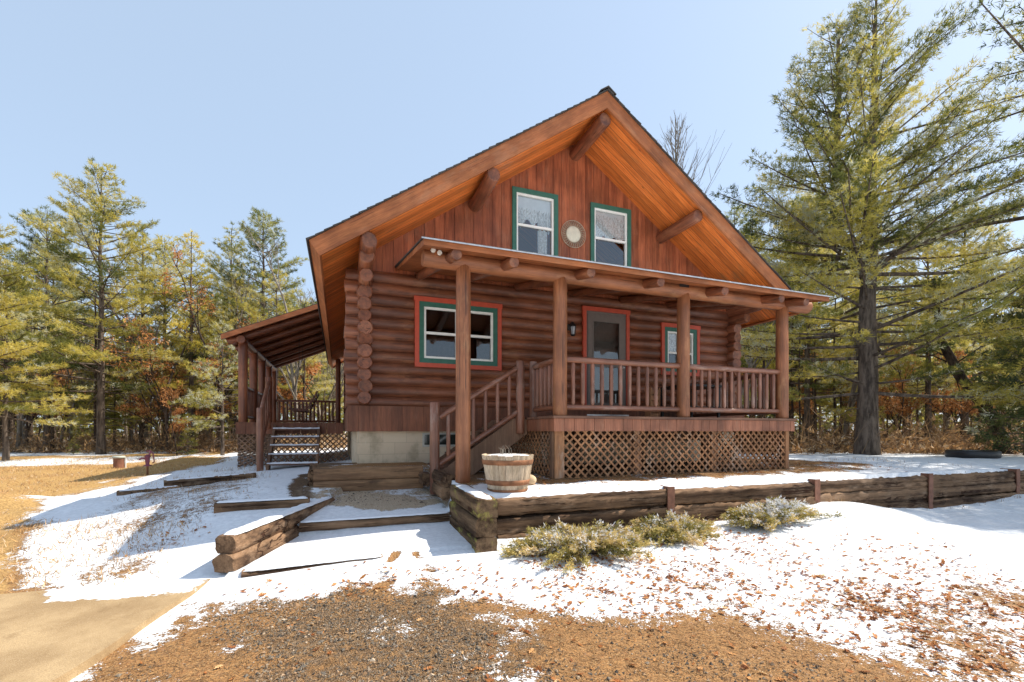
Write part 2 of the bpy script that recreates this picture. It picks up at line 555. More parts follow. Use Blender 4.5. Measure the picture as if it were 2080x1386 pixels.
_ph = NR.uniform(0, 6.28, (24, 3))


def bumps(X, Y):
    s = 0 * X
    for i in range(10):
        k = 1.3 * 1.35 ** i
        a = _ph[i, 0]
        s = s + np.sin(X * k * math.cos(a) + Y * k * math.sin(a) + _ph[i, 1]) * .028 / (1 + i * .8)
    return s


def H(X, Y, rough=True):
    X = np.asarray(X, float); Y = np.asarray(Y, float)
    n = len(CT)
    Xc = np.clip(X, -35, 40); Yc = np.clip(Y, 1, 42)
    z = TW[n] + TW[n + 1] * Xc + TW[n + 2] * Yc
    for i in range(n):
        r2 = (Xc - CT[i, 0]) ** 2 + (Yc - CT[i, 1]) ** 2
        z = z + TW[i] * .5 * r2 * np.log(r2 + 1e-12)
    z = np.clip(z, -.05, .8)
    if rough:
        amp = sst(np.hypot(X, Y), 4, 9) * .8 + .25
        amp = amp * (1 - sst(X, -1.2, -.6) * (1 - sst(X, 1.3, 1.6)) * (Y > 4) * (Y < 8.6))
        z = z + bumps(X, Y) * amp
    # mound by the retaining wall, right
    z = z + .12 * np.exp(-((X - 6.9) / .9) ** 2 - ((Y - 4.55) / .45) ** 2)
    # stepped path between timber border and retaining wall
    path = np.where(Y < 4.75, np.minimum(z, .10 + .06 * sst(X, -.9, .7)), np.where(Y < 5.94, .135 + .055 * sst(X, -.9, .7) + .03 * (Y - 4.75), .335 + .11 * np.clip(Y - 5.94, 0, 1.55)))
    inp = (X > -.95 + .383 * np.clip(Y - 4.81, 0, 3)) & (X < 1.4) & (Y > 4.72) & (Y < 7.48)
    z = np.where(inp, path, z)
    # raised planting box before the foundation
    box = (X > -.36) & (X < 1.5) & (Y > 7.48) & (Y < 10.5)
    z = np.where(box, np.maximum(.85 - .25 * np.clip((Y - 8.6) / 2, 0, 1) * (X < .3), z), z)
    # ground held up by the retaining wall
    bed = .68 + .06 * np.clip(Y - 5.2, 0, 1) + (bumps(X * 1.3, Y * 1.3) * .35 if rough else 0)
    w = np.where(Y < 12, ((X > 1.40) & (Y > 5.03)) * 1.0, sst(X, -1, 3))
    z = z * (1 - w) + bed * w
    # earth bank with roots at the far left
    z = z + .22 * np.exp(-((X + 4.9) / .7) ** 2 - ((Y - 9.0) / .5) ** 2)
    return z


def ground_at(px, py):
    """plan position of the ground seen at a photograph pixel"""
    z = .2
    for _ in range(12):
        d = F * (CZ - z) / max(py - 876, 4)
        X, Y = at(px, d)
        z = .5 * z + .5 * float(H(X, Y, False))
    return X, Y


def plan(poly): return [ground_at(*p) for p in poly]


def sdist(X, Y, poly):
    """signed distance to polygon, positive inside"""
    d = np.full(X.shape, 1e9); ins = np.zeros(X.shape, bool)
    n = len(poly)
    for i in range(n):
        x0, y0 = poly[i]; x1, y1 = poly[(i + 1) % n]
        ex, ey = x1 - x0, y1 - y0
        t = np.clip(((X - x0) * ex + (Y - y0) * ey) / (ex * ex + ey * ey + 1e-12), 0, 1)
        d = np.minimum(d, np.hypot(X - x0 - t * ex, Y - y0 - t * ey))
        c = (y0 > Y) != (y1 > Y)
        with np.errstate(divide='ignore', invalid='ignore'):
            xi = x0 + (Y - y0) / (y1 - y0 + 1e-12) * ex
        ins ^= c & (X < xi)
    return np.where(ins, d, -d)


# grid: 4.5 cm cells where the camera looks from close by, wide cells out to the horizon
def axis(a, b, st, lo, hi):
    core = np.arange(a, b, st)
    g, s, q = [], st, b
    while q < hi: s *= 1.16; q += s; g.append(q)
    l, s, q = [], st, a
    while q > lo: s *= 1.16; q -= s; l.append(q)
    return np.concatenate([l[::-1], core, g])


gx = axis(-5.2, 12.0, .035, -400, 400)
gy = axis(1.3, 8.6, .035, -400, 500)
GX, GY = np.meshgrid(gx, gy)
GZ = H(GX, GY)
nx, ny = len(gx), len(gy)

def vnoise(X, Y, cell, seed):
    g = np.random.RandomState(seed).rand(256, 256)
    x, y = X / cell + 1000, Y / cell + 1000
    xi, yi = np.floor(x).astype(int), np.floor(y).astype(int)
    fx, fy = x - xi, y - yi
    fx, fy = fx * fx * (3 - 2 * fx), fy * fy * (3 - 2 * fy)
    q = lambda a, b: g[a % 256, b % 256]
    return (q(xi, yi) * (1 - fx) + q(xi + 1, yi) * fx) * (1 - fy) + (q(xi, yi + 1) * (1 - fx) + q(xi + 1, yi + 1) * fx) * fy


def fbm(X, Y):
    s = 0
    for i, (c_, a) in enumerate(((.9, .26), (.42, .28), (.2, .24), (.1, .22))): s = s + a * vnoise(X * math.cos(i) - Y * math.sin(i), X * math.sin(i) + Y * math.cos(i), c_, 50 + i)
    return s - .5


bare_drive = plan([(60, 1386), (160, 1378), (260, 1318), (350, 1265), (430, 1222), (520, 1215), (600, 1212), (700, 1196), (780, 1190), (855, 1180), (920, 1203),
                   (1050, 1236), (1180, 1262), (1300, 1262), (1450, 1240), (1570, 1265), (1670, 1300), (1770, 1335), (1900, 1375), (1930, 1420), (1930, 1800), (60, 1800)])
left_lawn = [(-60, 30)] + plan([(-500, 931), (40, 927), (240, 924), (470, 917), (440, 942), (330, 966), (210, 990), (105, 1012), (95, 1040), (55, 1085), (45, 1130), (40, 1175), (25, 1225), (-600, 1235)]) + [(-60, 3)]
lawn_snowline = plan([(-200, 941), (120, 932), (460, 919), (470, 926), (250, 941), (60, 947), (-200, 952)])
path_gravel = [(-.30, 6.62), (.12, 6.52), (.5, 6.22), (1.1, 6.3), (1.4, 6.5), (1.4, 7.5), (-.36, 7.5)]
box_bare = [(-.62, 6.7), (-.3, 6.7), (-.3, 7.4), (1.5, 7.4), (1.5, 10), (-.75, 10), (-.72, 7.6)]
bed_bare = [(1.42, 5.62), (2.2, 5.72), (4, 5.52), (6, 5.5), (7.6, 5.5), (9.0, 5.6), (10.4, 6.4), (9.2, 9), (1.42, 9)]
s_ = np.full(GX.shape, .93)


def cut(poly, soft, keep=0.0, off=0.0):
    global s_
    d = sdist(GX, GY, poly)
    s_ = np.minimum(s_, 1 - (1 - keep) * sst(d + off, -soft, soft))


cut(bare_drive, .62, .10, .06)
cut(left_lawn, .5)
cut(path_gravel, .12, .2)
cut(box_bare, .12, .1)
cut(bed_bare, .3, .2)
s_ = np.maximum(s_, .60 * sst(sdist(GX, GY, lawn_snowline), -.5, .7))
# patchy margins and thin snow
right_patch = plan([(1040, 1170), (1300, 1120), (1500, 1150), (1800, 1190), (2200, 1180), (2300, 1600), (1500, 1500), (1150, 1300)])
s_ = np.minimum(s_, 1 - .35 * sst(sdist(GX, GY, right_patch), -.6, .9))
s_ = np.minimum(s_, 1 - .44 * sst(sdist(GX, GY, plan([(1600, 1250), (1840, 1200), (2200, 1150), (2400, 1600), (1900, 1450)])), -.4, .5))
slope = plan([(110, 1095), (250, 1010), (440, 960), (540, 960), (560, 1010), (430, 1060), (270, 1110)])
s_ = np.minimum(s_, 1 - .45 * sst(sdist(GX, GY, slope), -.3, .5))
s_ = np.where(sdist(GX, GY, plan([(80, 1130), (300, 1075), (420, 1080), (330, 1150), (180, 1190)])) > 0, np.minimum(s_, .80), s_)
# forest floor
dist = GX * .3487 + GY * .937
side = GX * .937 - GY * .3487
wood_floor = np.where(side > 3, sst(dist + bumps(GX * .6, GY * .6) * 12, 11.0, 14.5), sst(dist, 19.5, 22))
s_ = np.minimum(s_, 1 - .62 * wood_floor)
# footprints
def foot(px, py, ang, L=.28, Wd=.1):
    global s_
    x, y = ground_at(px, py)
    a = (GX - x) * math.cos(ang) + (GY - y) * math.sin(ang)
    b = -(GX - x) * math.sin(ang) + (GY - y) * math.cos(ang)
    e = (a / (L / 2)) ** 2 + (b / (Wd / 2)) ** 2
    s_ = np.minimum(s_, np.where(e < 1.2, .36 + .3 * sst(e, .4, 1.2), 1))
    global GZ
    GZ = GZ - .02 * (e < 1.3)
for f_ in ((775, 1157, 1.2), (800, 1128, 1.2), (870, 1150, 1.75), (850, 1127, 1.8), (778, 1163, 1.2)): foot(*f_)

NOI = fbm(GX, GY)
amp_ = 1.7 * (.24 + .7 * (s_ < .9))
amp_ = amp_ * (1 - .68 * sst(sdist(GX, GY, slope), -.8, .1)) * (1 - .55 * sst(sdist(GX, GY, right_patch), -.6, .9))
s_ = np.clip(s_ + NOI * amp_, 0, .97)
_sx = np.searchsorted


def snow_at(x, y):
    i = np.clip(_sx(gx, x), 0, nx - 1); j = np.clip(_sx(gy, y), 0, ny - 1)
    return s_[j, i]


grav = .72 * np.clip(sst(sdist(GX, GY, plan([(470, 1290), (640, 1225), (860, 1195), (980, 1240), (1100, 1300), (1050, 1500), (420, 1500), (560, 1340)])), -.5, .35), 0, 1)
grav = np.maximum(grav, .42 * sst(sdist(GX, GY, path_gravel), -.2, .2))
tan = np.maximum(sst(sdist(GX, GY, left_lawn), -.3, .4) * (1 - wood_floor * .8), .30 * sst(sdist(GX, GY, plan([(1150, 1500), (1250, 1260), (1560, 1270), (1900, 1370), (1950, 1600)])), -.5, .4))

sand_ = sst(sdist(GX, GY, [(-.6, 5.9), (1.45, 5.9), (1.45, 7.5), (-.6, 7.5)]), -.05, .1)
soil_shade_ = np.maximum(sst(sdist(GX, GY, [(2.75, 5.9), (7.55, 5.9), (7.55, 8.3), (2.75, 8.3)]), -.15, .1), sst(sdist(GX, GY, [(-.75, 6.7), (-.32, 6.7), (-.36, 7.45), (.3, 8.3), (.2, 11), (-.9, 11)]), -.1, .1))  # first area paints under-deck shade into the ground; second is bare dirt
soil_shade_ = np.maximum(soil_shade_, .8 * sst(sdist(GX, GY, [(1.45, 5.95), (2.8, 6.0), (2.8, 8.2), (1.45, 8.2)]), -.2, .2))
I = (np.arange(ny - 1)[:, None] * nx + np.arange(nx - 1)[None]).ravel()
Fq = np.stack([I, I + 1, I + nx + 1, I + nx], 1).ravel()

m = NT('ground_material')
aS = m.n('ShaderNodeAttribute', attribute_name='snow_cover').outputs['Fac']
aG = m.n('ShaderNodeAttribute', attribute_name='gravel').outputs['Fac']
aT = m.n('ShaderNodeAttribute', attribute_name='dry_grass').outputs['Fac']
co = m.coord()
n_lo = m.noise(co, 2.4, 8, .62)
n_hi = m.noise(co, 17, 6, .65)
n_f = m.noise(co, 70, 4, .6)
n_s = m.noise(m.coord((1, 1.6, 1)), 150, 3, .6)
litter = m.mix(m.mapr(n_f, .35, .65), (.115, .055, .023), (.36, .18, .064))
litter = m.mix(m.mapr(n_s, .5, .7), litter, (.52, .35, .17))
litter = m.mix(m.mapr(n_hi, .5, .72, 0, .6), litter, (.33, .155, .065))
vor = m.n('ShaderNodeTexVoronoi', i_Scale=105); m.l(co, vor.inputs['Vector'])
vbw = m.n('ShaderNodeRGBToBW'); m.l(vor.outputs['Color'], vbw.inputs[0])
stone = m.mix(m.mapr(vbw.outputs[0], .2, .8, smooth=False), (.08, .066, .05), (.33, .265, .19))
stone = m.mix(m.mapr(vor.outputs['Distance'], .3, .75, 0, .8), stone, (.04, .03, .022))
gm = m.mapr(m.math('ADD', aG, m.math('MULTIPLY', m.math('SUBTRACT', m.noise(co, 6, 7, .7), .5), 1.7)), .42, .62)
base = m.mix(m.math('MULTIPLY', gm, m.mapr(n_hi, .35, .6, .1, .75)), litter, stone)
grass = m.mix(m.mapr(m.noise(m.coord((1, 1, 1)), 45, 4, .65), .35, .65), (.25, .145, .05), (.56, .345, .13))
grass = m.mix(m.mapr(m.noise(co, .9, 6), .45, .7, 0, .55), grass, (.30, .17, .07))
tm = m.mapr(m.math('ADD', aT, m.math('MULTIPLY', m.math('SUBTRACT', n_hi, .5), .9)), .35, .65)
base = m.mix(tm, base, grass)
aP = m.n('ShaderNodeAttribute', attribute_name='path_sand').outputs['Fac']
aD = m.n('ShaderNodeAttribute', attribute_name='soil_and_shade').outputs['Fac']
sand = m.mix(m.mapr(n_f, .35, .65), (.36, .27, .18), (.58, .46, .33))
sand = m.mix(m.mapr(n_s, .55, .7, 0, .7), sand, (.2, .15, .1))
base = m.mix(aP, base, sand)
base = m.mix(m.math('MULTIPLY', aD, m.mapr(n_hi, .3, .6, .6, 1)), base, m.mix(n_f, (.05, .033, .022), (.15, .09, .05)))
nn = m.math('ADD', m.math('MULTIPLY', n_lo, .18), m.math('ADD', m.math('MULTIPLY', n_hi, .38), m.math('MULTIPLY', n_f, .44)))
msk = m.mapr(m.math('ADD', aS, m.math('MULTIPLY', m.math('SUBTRACT', nn, .5), 2.5)), .45, .53)
snowc = m.mix(m.mapr(n_hi, .3, .7), (.68, .69, .71), (.82, .83, .845))
m.col(m.mix(msk, base, snowc))
m.rough(.8, .2)
hb = m.math('ADD', m.math('MULTIPLY', n_f, .5), m.math('MULTIPLY', m.math('SUBTRACT', 1, vor.outputs['Distance']), m.math('MULTIPLY', gm, .8)))
hb = m.math('MULTIPLY', hb, m.math('SUBTRACT', 1, m.math('MULTIPLY', msk, .7)))
m.bump(m.math('ADD', m.math('ADD', hb, m.math('MULTIPLY', n_hi, .5)), m.math('MULTIPLY', msk, .9)), .7, .025)
ground = link('ground', raw_mesh('ground', np.stack([GX, GY, GZ], -1).reshape(-1, 3), Fq, 4, m.m,
              {'snow_cover': s_.ravel(), 'gravel': grav.ravel(), 'dry_grass': tan.ravel(), 'path_sand': sand_.ravel(), 'soil_and_shade': soil_shade_.ravel()}, True))
kind(ground, 'structure')

# concrete walk, lower left: a slab with its own thickness
m = NT('walk_concrete')
tc = m.n('ShaderNodeTexCoord'); sp = m.n('ShaderNodeSeparateXYZ'); m.l(tc.outputs['Object'], sp.inputs[0])
co = m.coord()
c = m.mix(m.mapr(m.noise(co, 2.2, 8, .65), .35, .65), (.30, .20, .10), (.46, .325, .175))
c = m.mix(m.mapr(m.noise(co, 190, 3), .4, .62, 0, .6), c, (.22, .145, .075))
c = m.mix(m.mapr(m.noise(co, 320, 2), .58, .68, 0, .6), c, (.62, .5, .34))
c = m.mix(m.mapr(m.noise(m.coord((1, .5, 1)), 5, 9, .75), .56, .66, 0, .5), c, (.2, .125, .06))
aS = m.n('ShaderNodeAttribute', attribute_name='snow_cover').outputs['Fac']
nn = m.math('ADD', m.math('MULTIPLY', m.noise(m.coord((1, 1.5, 1)), 3, 7), .6), m.math('MULTIPLY', m.noise(co, 22, 5), .4))
msk = m.mapr(m.math('ADD', aS, m.math('MULTIPLY', m.math('SUBTRACT', nn, .5), 1.5)), .44, .56)
m.col(m.mix(msk, c, (.80, .81, .83))); m.rough(.85, .2)
m.bump(m.math('ADD', m.math('MULTIPLY', msk, 1.0), m.math('MULTIPLY', m.noise(co, 160, 3), .2)), .5, .012)
ux = np.linspace(0, 1, 60); uy = np.concatenate([np.linspace(.4, 4.22, 70), np.linspace(4.235, 4.9, 16)])
UX, UY = np.meshgrid(ux, uy)
edge = -1.06 - .22 * np.clip(4.85 - UY, 0, 9) - .012 * np.sin(UY * 5)
WXa = edge - UX * 2.3
WZ = H(WXa, UY, False) * .35 + .065
joint = np.abs(UY - 4.2275) < .008
top = np.stack([WXa, UY, WZ], -1).reshape(-1, 3)
bot = top.copy(); bot[:, 2] = -.15
nxw, nyw = len(ux), len(uy)
I = (np.arange(nyw - 1)[:, None] * nxw + np.arange(nxw - 1)[None]).ravel()
Fw = [np.stack([I, I + nxw, I + nxw + 1, I + 1], 1)]
n0 = nxw * nyw
ed = np.concatenate([np.arange(nyw) * nxw])
def wall_(idx):
    a, b = idx[:-1], idx[1:]
    return np.stack([a, b, b + n0, a + n0], 1)
Fw += [wall_(ed), wall_(ed + nxw - 1)[:, ::-1], wall_(np.arange(nxw))[:, ::-1], wall_(np.arange(nxw) + (nyw - 1) * nxw)]
sw = plan([(120, 1222), (200, 1218), (300, 1212), (372, 1203), (432, 1168), (700, 1100), (200, 1050), (100, 1130), (112, 1195)])
sd = sst(sdist(WXa, UY, sw), -.28, .16)
sd = np.concatenate([sd.ravel(), np.zeros(n0)])
walk = link('walkway', raw_mesh('walkway', np.concatenate([top, bot]), np.concatenate(Fw).ravel(), 4, m.m, {'snow_cover': sd}))
kind(walk, 'structure')

# ------------------------------------------------------------------ the log cabin
cabin = thing('log_cabin', (4.45, 12, .75), 'brown log cabin with steep gable roof, covered front porch and green framed windows', 'cabin')
XL, XR, YF, YB = .40, 8.50, 8.398, 19.2
PIT, RL = .1975, .121
ZL = 1.80                        # underside of the lowest log
DECK = 1.618


def roofz(x): return 1.4 + 6.07 - .687 * abs(x - 4.46)


WIN = dict(a=(3.10, 4.07, 4.63, 6.09), b=(4.81, 5.78, 4.62, 6.08), c=(1.246, 2.862, 2.54, 3.78), d=(6.53, 7.56, 2.625, 3.74))
DOOR = (4.606, 5.705, 1.74, 3.92)
cuts = [(WIN['c'], .16), (WIN['d'], .16), (DOOR, .06)]

f = MB()
for k in range(12):
    z = ZL + PIT * (k + .5)
    segs = [(.10 - .03 * R.random(), XR + .28)]
    for (x0, x1, z0, z1), mg in cuts:
        if z + .085 > z0 + mg and z - .085 < z1 - mg:
            out = []
            for a, b in segs:
                if a < x0 + mg and b > x1 - mg: out += [(a, x0 + mg - .05), (x1 - mg + .05, b)]
                else: out.append((a, b))
            segs = out
    for a, b in segs: f.log((a, YF, z), (b, YF, z), RL, 16, .02)
f.build('front_log_wall', M['log_x'], cabin)
for nm, x in (('side_log_wall', XL), ('side_log_wall', XR)):
    f = MB()
    for k in range(13):
        z = ZL + PIT * (k + .5) + (.1 if False else 0)
        y0 = 8.12 - .05 * R.random()
        if k == 10: y0 = 7.84
        if k == 11: y0 = 7.52
        if k == 12: y0 = 7.24
        f.log((x + R.uniform(-.01, .01), y0, z + PIT * .3 * (k < 12)), (x, YB + .2, z + PIT * .3 * (k < 12)), RL + R.uniform(-.008, .006), 16, .04)
    f.build(nm, M['log_y'], cabin)
f = MB()
for k in range(12):
    z = ZL + PIT * (k + .5)
    f.log((.15, YB, z), (XR + .25, YB, z), RL, 10, .02)
f.build('rear_log_wall', M['log_x'], cabin)
f = MB()
f.box(.42, 8.48, 8.53, 19.1, 1.60, 1.72); f.box(.42, 8.48, 8.53, 19.1, 4.15, 4.2)
f.box(.42, 8.48, 13.0, 13.05, 1.72, 4.15); f.prism_y([(.6, 4.2), (8.3, 4.2), (4.46, 6.95)], 12.0, 12.05)
f.build('inner_room', M['interior'], cabin)

# gable boarding: separate upright boards, cut to the roof slope and round the windows
def gable_boards(y0, y1, wins):
    f = MB()
    x = .52
    rr = random.Random(3)
    while x < 8.4:
        x1 = min(x + .182, 8.42)
        for sec in wins_split(x + .003, x1 - .003, wins):
            f.prism_y(sec, y0 + rr.uniform(0, .004), y1)
        x = x1
    return f


def wins_split(a, b, wins):
    xs = sorted({a, b} | {q for w in wins for q in (w[0] + .05, w[1] - .05) if a < q < b} | ({4.46} if a < 4.46 < b else set()))
    for l, r in zip(xs, xs[1:]):
        top = [(r, roofz(r) - .22), (l, roofz(l) - .22)]
        z0 = 4.14
        mid = (l + r) / 2
        hit = [w for w in wins if w[0] + .05 <= mid <= w[1] - .05]
        if hit:
            w = hit[0]
            yield [(l, z0), (r, z0), (r, w[2] + .05), (l, w[2] + .05)]
            if min(t[1] for t in top) > w[3] - .05: yield [(l, w[3] - .05), (r, w[3] - .05)] + top
        elif min(t[1] for t in top) > z0 + .02:
            yield [(l, z0), (r, z0)] + top


gable_boards(8.335, 8.36, [WIN['a'], WIN['b']]).build('gable_wall', M['gable'], cabin)
f = MB()
for sec in wins_split(.45, 4.46, [WIN['a']]): f.prism_y(sec, 8.36, 8.42)
for sec in wins_split(4.46, 8.45, [WIN['b']]): f.prism_y(sec, 8.36, 8.42)
f.build('gable_sheathing', M['interior'], cabin)
f = MB()
f.prism_y([(.45, 4.15), (8.45, 4.15), (8.45, roofz(8.45) - .22), (4.46, roofz(4.46) - .22), (.45, roofz(.45) - .22)], 19.15, 19.2)
f.build('rear_gable_wall', M['gable'], cabin)

# foundation and the plank skirt above it
f = MB()
f.box(.28, 8.62, 8.28, 8.48, .45, 1.395); f.box(.28, .48, 8.48, 19.3, .3, 1.395); f.box(8.42, 8.62, 8.48, 19.3, .3, 1.395); f.box(.48, 8.42, 19.1, 19.3, .3, 1.395)
fo = f.build('foundation', M['block'], cabin)
f = MB()
x = .12
while x < 8.7:
    f.box(x, x + .178, 8.20 + R.uniform(0, .003), 8.30, 1.395, 1.83); x += .181
y = 8.31
while y < 19.2:
    f.box(.12, .22, y, y + .178, 1.395, 1.83); f.box(8.68, 8.78, y, y + .178, 1.395, 1.83); y += .181
f.build('skirt_boards', M['skirt'], cabin)
f = MB()
bx0, bx1, bz0, bz1 = 1.38, 2.02, 1.12, 1.37
f.box(bx0, bx1, 8.265, 8.285, bz0, bz0 + .035); f.box(bx0, bx1, 8.265, 8.285, bz1 - .03, bz1); f.box(bx0, bx0 + .035, 8.265, 8.285, bz0 + .035, bz1 - .03)
f.box(bx1 - .035, bx1, 8.265, 8.285, bz0 + .035, bz1 - .03)
bw = f.build('basement_window', plain('pale_frame', (.45, .42, .36)), cabin)
MB().box(bx0 + .035, bx1 - .035, 8.272, 8.278, bz0 + .035, bz1 - .03).build('pane', plain('dark_pane', (.02, .025, .02), .08, .6), bw)

# main roof: two slabs with boarded soffit, square-cut fascia, shingles, ridge cap
RY0, RY1 = 7.16, 19.9
cs_, sn_ = math.cos(math.atan(.687)), math.sin(math.atan(.687))
soff = MB(); shg = MB(); rakes = []
for sgn in (-1, 1):
    n = Vector((sgn * sn_, cs_)); dn = Vector((sgn * cs_, -sn_))      # outward normal, down-slope (x, z)
    ap = Vector((4.46, 7.47))
    ev = ap + dn * (4.88 / cs_)
    a0 = ap - n * .06; e0 = ev - n * .06 - dn * .03
    a1 = Vector((4.46, 7.47 - .215 / cs_)); e1 = ev - n * .215 - dn * .03
    soff.prism_y([(a0.x, a0.y + 0), (e0.x, e0.y), (e1.x, e1.y), (a1.x, a1.y)], RY0 + .02, RY1 - .02)
    fb = [(4.46, 7.47 - .025 / cs_), tuple(ev - n * .025), tuple(ev - n * .27), (4.46, 7.47 - .27 / cs_)]
    rk = MB().prism_y(fb, RY0 - .04, RY0 + .0); rk2 = MB().prism_y(fb, RY1 - .02, RY1 + .02)
    p = [ev - n * .025, ev - n * .27, ev - n * .27 - dn * .035, ev - n * .025 - dn * .035]
    rakes.append((sgn, rk, rk2, MB().prism_y([tuple(q) for q in p], RY0 + .002, RY1 - .022)))
    L = (ev - ap).length + .03
    c_ = 0
    while c_ < L:
        t0, t1 = max(0, L - c_ - .15), L - c_
        y = RY0 - .07 - R.uniform(0, .012)
        y2 = RY1 + .05
        q = [ap + dn * t0 - n * .024, ap + dn * t1 - n * .024, ap + dn * t1 + n * (.0 + R.uniform(-.003, .004)), ap + dn * t0 - n * .013]
        step = 3.2
        yy = y
        while yy < y2:
            ye = min(y2, yy + step * R.uniform(.8, 1.1))
            shg.prism_y([tuple(z_) for z_ in q], yy, ye - .003); yy = ye
        c_ += .142
roof = soff.build('main_roof', M['soffit'], cabin)
for sgn, a_, b_, c_ in rakes:
    a_.build('rake_board', M['rake_l' if sgn < 0 else 'rake_r'], roof); b_.build('rake_board', M['rake_l' if sgn < 0 else 'rake_r'], roof)
    c_.build('eave_fascia', M['fascia_y'], roof)
shg.build('shingles', M['shingle'], roof)
f = MB()
y = RY0 - .08
while y < RY1:
    f.prism_y([(4.46, 7.515), (4.46 - .16, 7.405), (4.46 - .16, 7.39), (4.46, 7.49), (4.46 + .16, 7.39), (4.46 + .16, 7.405)], y, y + .24); y += .20
f.build('ridge_cap', M['shingle'], roof)
for x, z, r in ((4.46, 6.985, .125), (2.36, 5.60, .118), (6.55, 5.60, .118)):
    y0 = 7.19
    MB().log((x, y0, z), (x, 12, z), r, 18, .015).build('purlin_log', M['log_y'], roof)


# windows
def win(w, outer, trims, units, rail, curtain=None, yf=8.335, gmat='glass'):
    """w = x0,x1,z0,z1 outside; trims = [(material, width)], outermost first"""
    x0, x1, z0, z1 = w
    y = yf - .035
    root = None
    for i, (mat, wd) in enumerate(trims):
        f = MB()
        d = .03 + .0
        yy = y + i * .012
        if i == 0 and outer:
            f.box(x0 - .015, x1 + .015, yy - .006, yf + .03, z1 - wd, z1 + .01)
        else: f.box(x0, x1, yy, yf + .03, z1 - wd, z1)
        f.box(x0, x1, yy, yf + .03, z0, z0 + wd)
        f.box(x0, x0 + wd, yy, yf + .03, z0 + wd, z1 - wd); f.box(x1 - wd, x1, yy, yf + .03, z0 + wd, z1 - wd)
        o = f.build('window' if root is None else 'casing', M[mat], cabin if root is None else root)
        root = root or o
        x0 += wd; x1 -= wd; z0 += wd; z1 -= wd
    uw = (x1 - x0 - .06 * (units - 1)) / units
    ys = y + .03
    f = MB(); pn = MB()
    for u in range(units):
        a = x0 + u * (uw + .06); b = a + uw
        t = .04
        f.box(a, b, ys, ys + .05, z1 - t, z1); f.box(a, b, ys, ys + .05, z0, z0 + t)
        f.box(a, a + t, ys, ys + .05, z0 + t, z1 - t); f.box(b - t, b, ys, ys + .05, z0 + t, z1 - t)
        zr = z0 + (z1 - z0) * rail
        f.box(a + t, b - t, ys + .008, ys + .05, zr - .022, zr + .022)
        if u: f.box(a - .06, a, ys + .01, ys + .05, z0, z1)
        for yy, za, zb in ((ys + .038, z0 + t, zr - .022), (ys + .030, zr + .022, z1 - t)):
            pn.add([(a + t, yy, za), (b - t, yy, za), (b - t, yy, zb), (a + t, yy, zb)], [(0, 1, 2, 3)])
    f.build('sash', M['white'], root)
    pn.build('pane', M[gmat], root)
    if curtain:
        for kind_, za, zb, xa, xb in curtain:
            f = MB(); N = 48
            xs = [x0 + (x1 - x0) * (xa + (xb - xa) * i / N) for i in range(N + 1)]
            v = []
            for i, xx in enumerate(xs):
                wv_ = 0 if kind_ == 'shade' else .018 * math.sin(i * 1.9) + .01 * math.sin(i * .7)
                lo = z0 + (z1 - z0) * za + (0 if kind_ == 'shade' else .05 * math.sin(i * .42 + 1) * (1 if zb - za < .5 else 0) + .012 * math.sin(i * 1.9))
                v += [(xx, ys + .065 + wv_, lo), (xx, ys + .065 + wv_, z0 + (z1 - z0) * zb)]
            f.add(v, [(2 * i, 2 * i + 2, 2 * i + 3, 2 * i + 1) for i in range(N)], True)
            f.build('blind' if kind_ == 'shade' else 'curtain', M['shade' if kind_ == 'shade' else 'lace'], root)
    return root


win(WIN['a'], False, [('green', .085)], 1, .53, [('shade', .78, .99, 0, 1), ('lace', .60, .80, 0, .96), ('lace', .54, .76, .0, .18), ('lace', .5, .76, .6, .96), ('lace', .08, .5, .6, .86)], 8.335, 'glass_upper')
win(WIN['b'], False, [('green', .085)], 1, .53, [('shade', .90, .99, 0, 1), ('lace', .55, .92, 0, 1)], 8.335, 'glass_upper')
win(WIN['c'], True, [('red', .075), ('green', .085)], 2, .50, None, 8.285)
win(WIN['d'], True, [('red', .075), ('green', .085)], 2, .42, [('lace', .42, .98, 0, 1)], 8.285)

# front door
x0, x1, z0, z1 = DOOR
f = MB()
f.box(x0 - .015, x1 + .015, 8.244, 8.315, z1 - .075, z1 + .01); f.box(x0, x0 + .075, 8.25, 8.315, z0, z1 - .075); f.box(x1 - .075, x1, 8.25, 8.315, z0, z1 - .075)
door = f.build('front_door', M['red'], cabin)
x0 += .075; x1 -= .075; z1 -= .075
f = MB()
f.box(x0, x1, 8.275, 8.33, z1 - .05, z1); f.box(x0, x0 + .035, 8.275, 8.33, z0, z1 - .05); f.box(x1 - .035, x1, 8.275, 8.33, z0, z1 - .05)
a, b, c0, c1 = x0 + .04, x1 - .04, z0 + .02, z1 - .055
for (p, q, r_, s2) in ((a, b, c1 - .13, c1), (a, b, c0, c0 + .2), (a, a + .11, c0 + .2, c1 - .13), (b - .11, b, c0 + .2, c1 - .13), (a + .11, b - .11, c0 + .98, c0 + 1.08)):
    f.box(p, q, 8.265, 8.30, r_, s2)
for (za, zb) in ((c0 + 1.08, c1 - .13), (c0 + .2, c0 + .98)):
    t = .022
    f.box(a + .11, b - .11, 8.258, 8.29, za, za + t); f.box(a + .11, b - .11, 8.258, 8.29, zb - t, zb)
    f.box(a + .11, a + .11 + t, 8.258, 8.29, za + t, zb - t); f.box(b - .11 - t, b - .11, 8.258, 8.29, za + t, zb - t)
f.build('storm_door', M['doorgrey'], door)
MB().add([(a + .13, 8.284, c0 + .22), (b - .13, 8.284, c0 + .22), (b - .13, 8.284, c1 - .15), (a + .13, 8.284, c1 - .15)], [(0, 1, 2, 3)]).build('pane', M['glass'], door)
MB().box(x0, x1, 8.40, 8.44, z0, z1).build('inner_door', plain('inner_door_paint', (.10, .082, .066), .5), door)
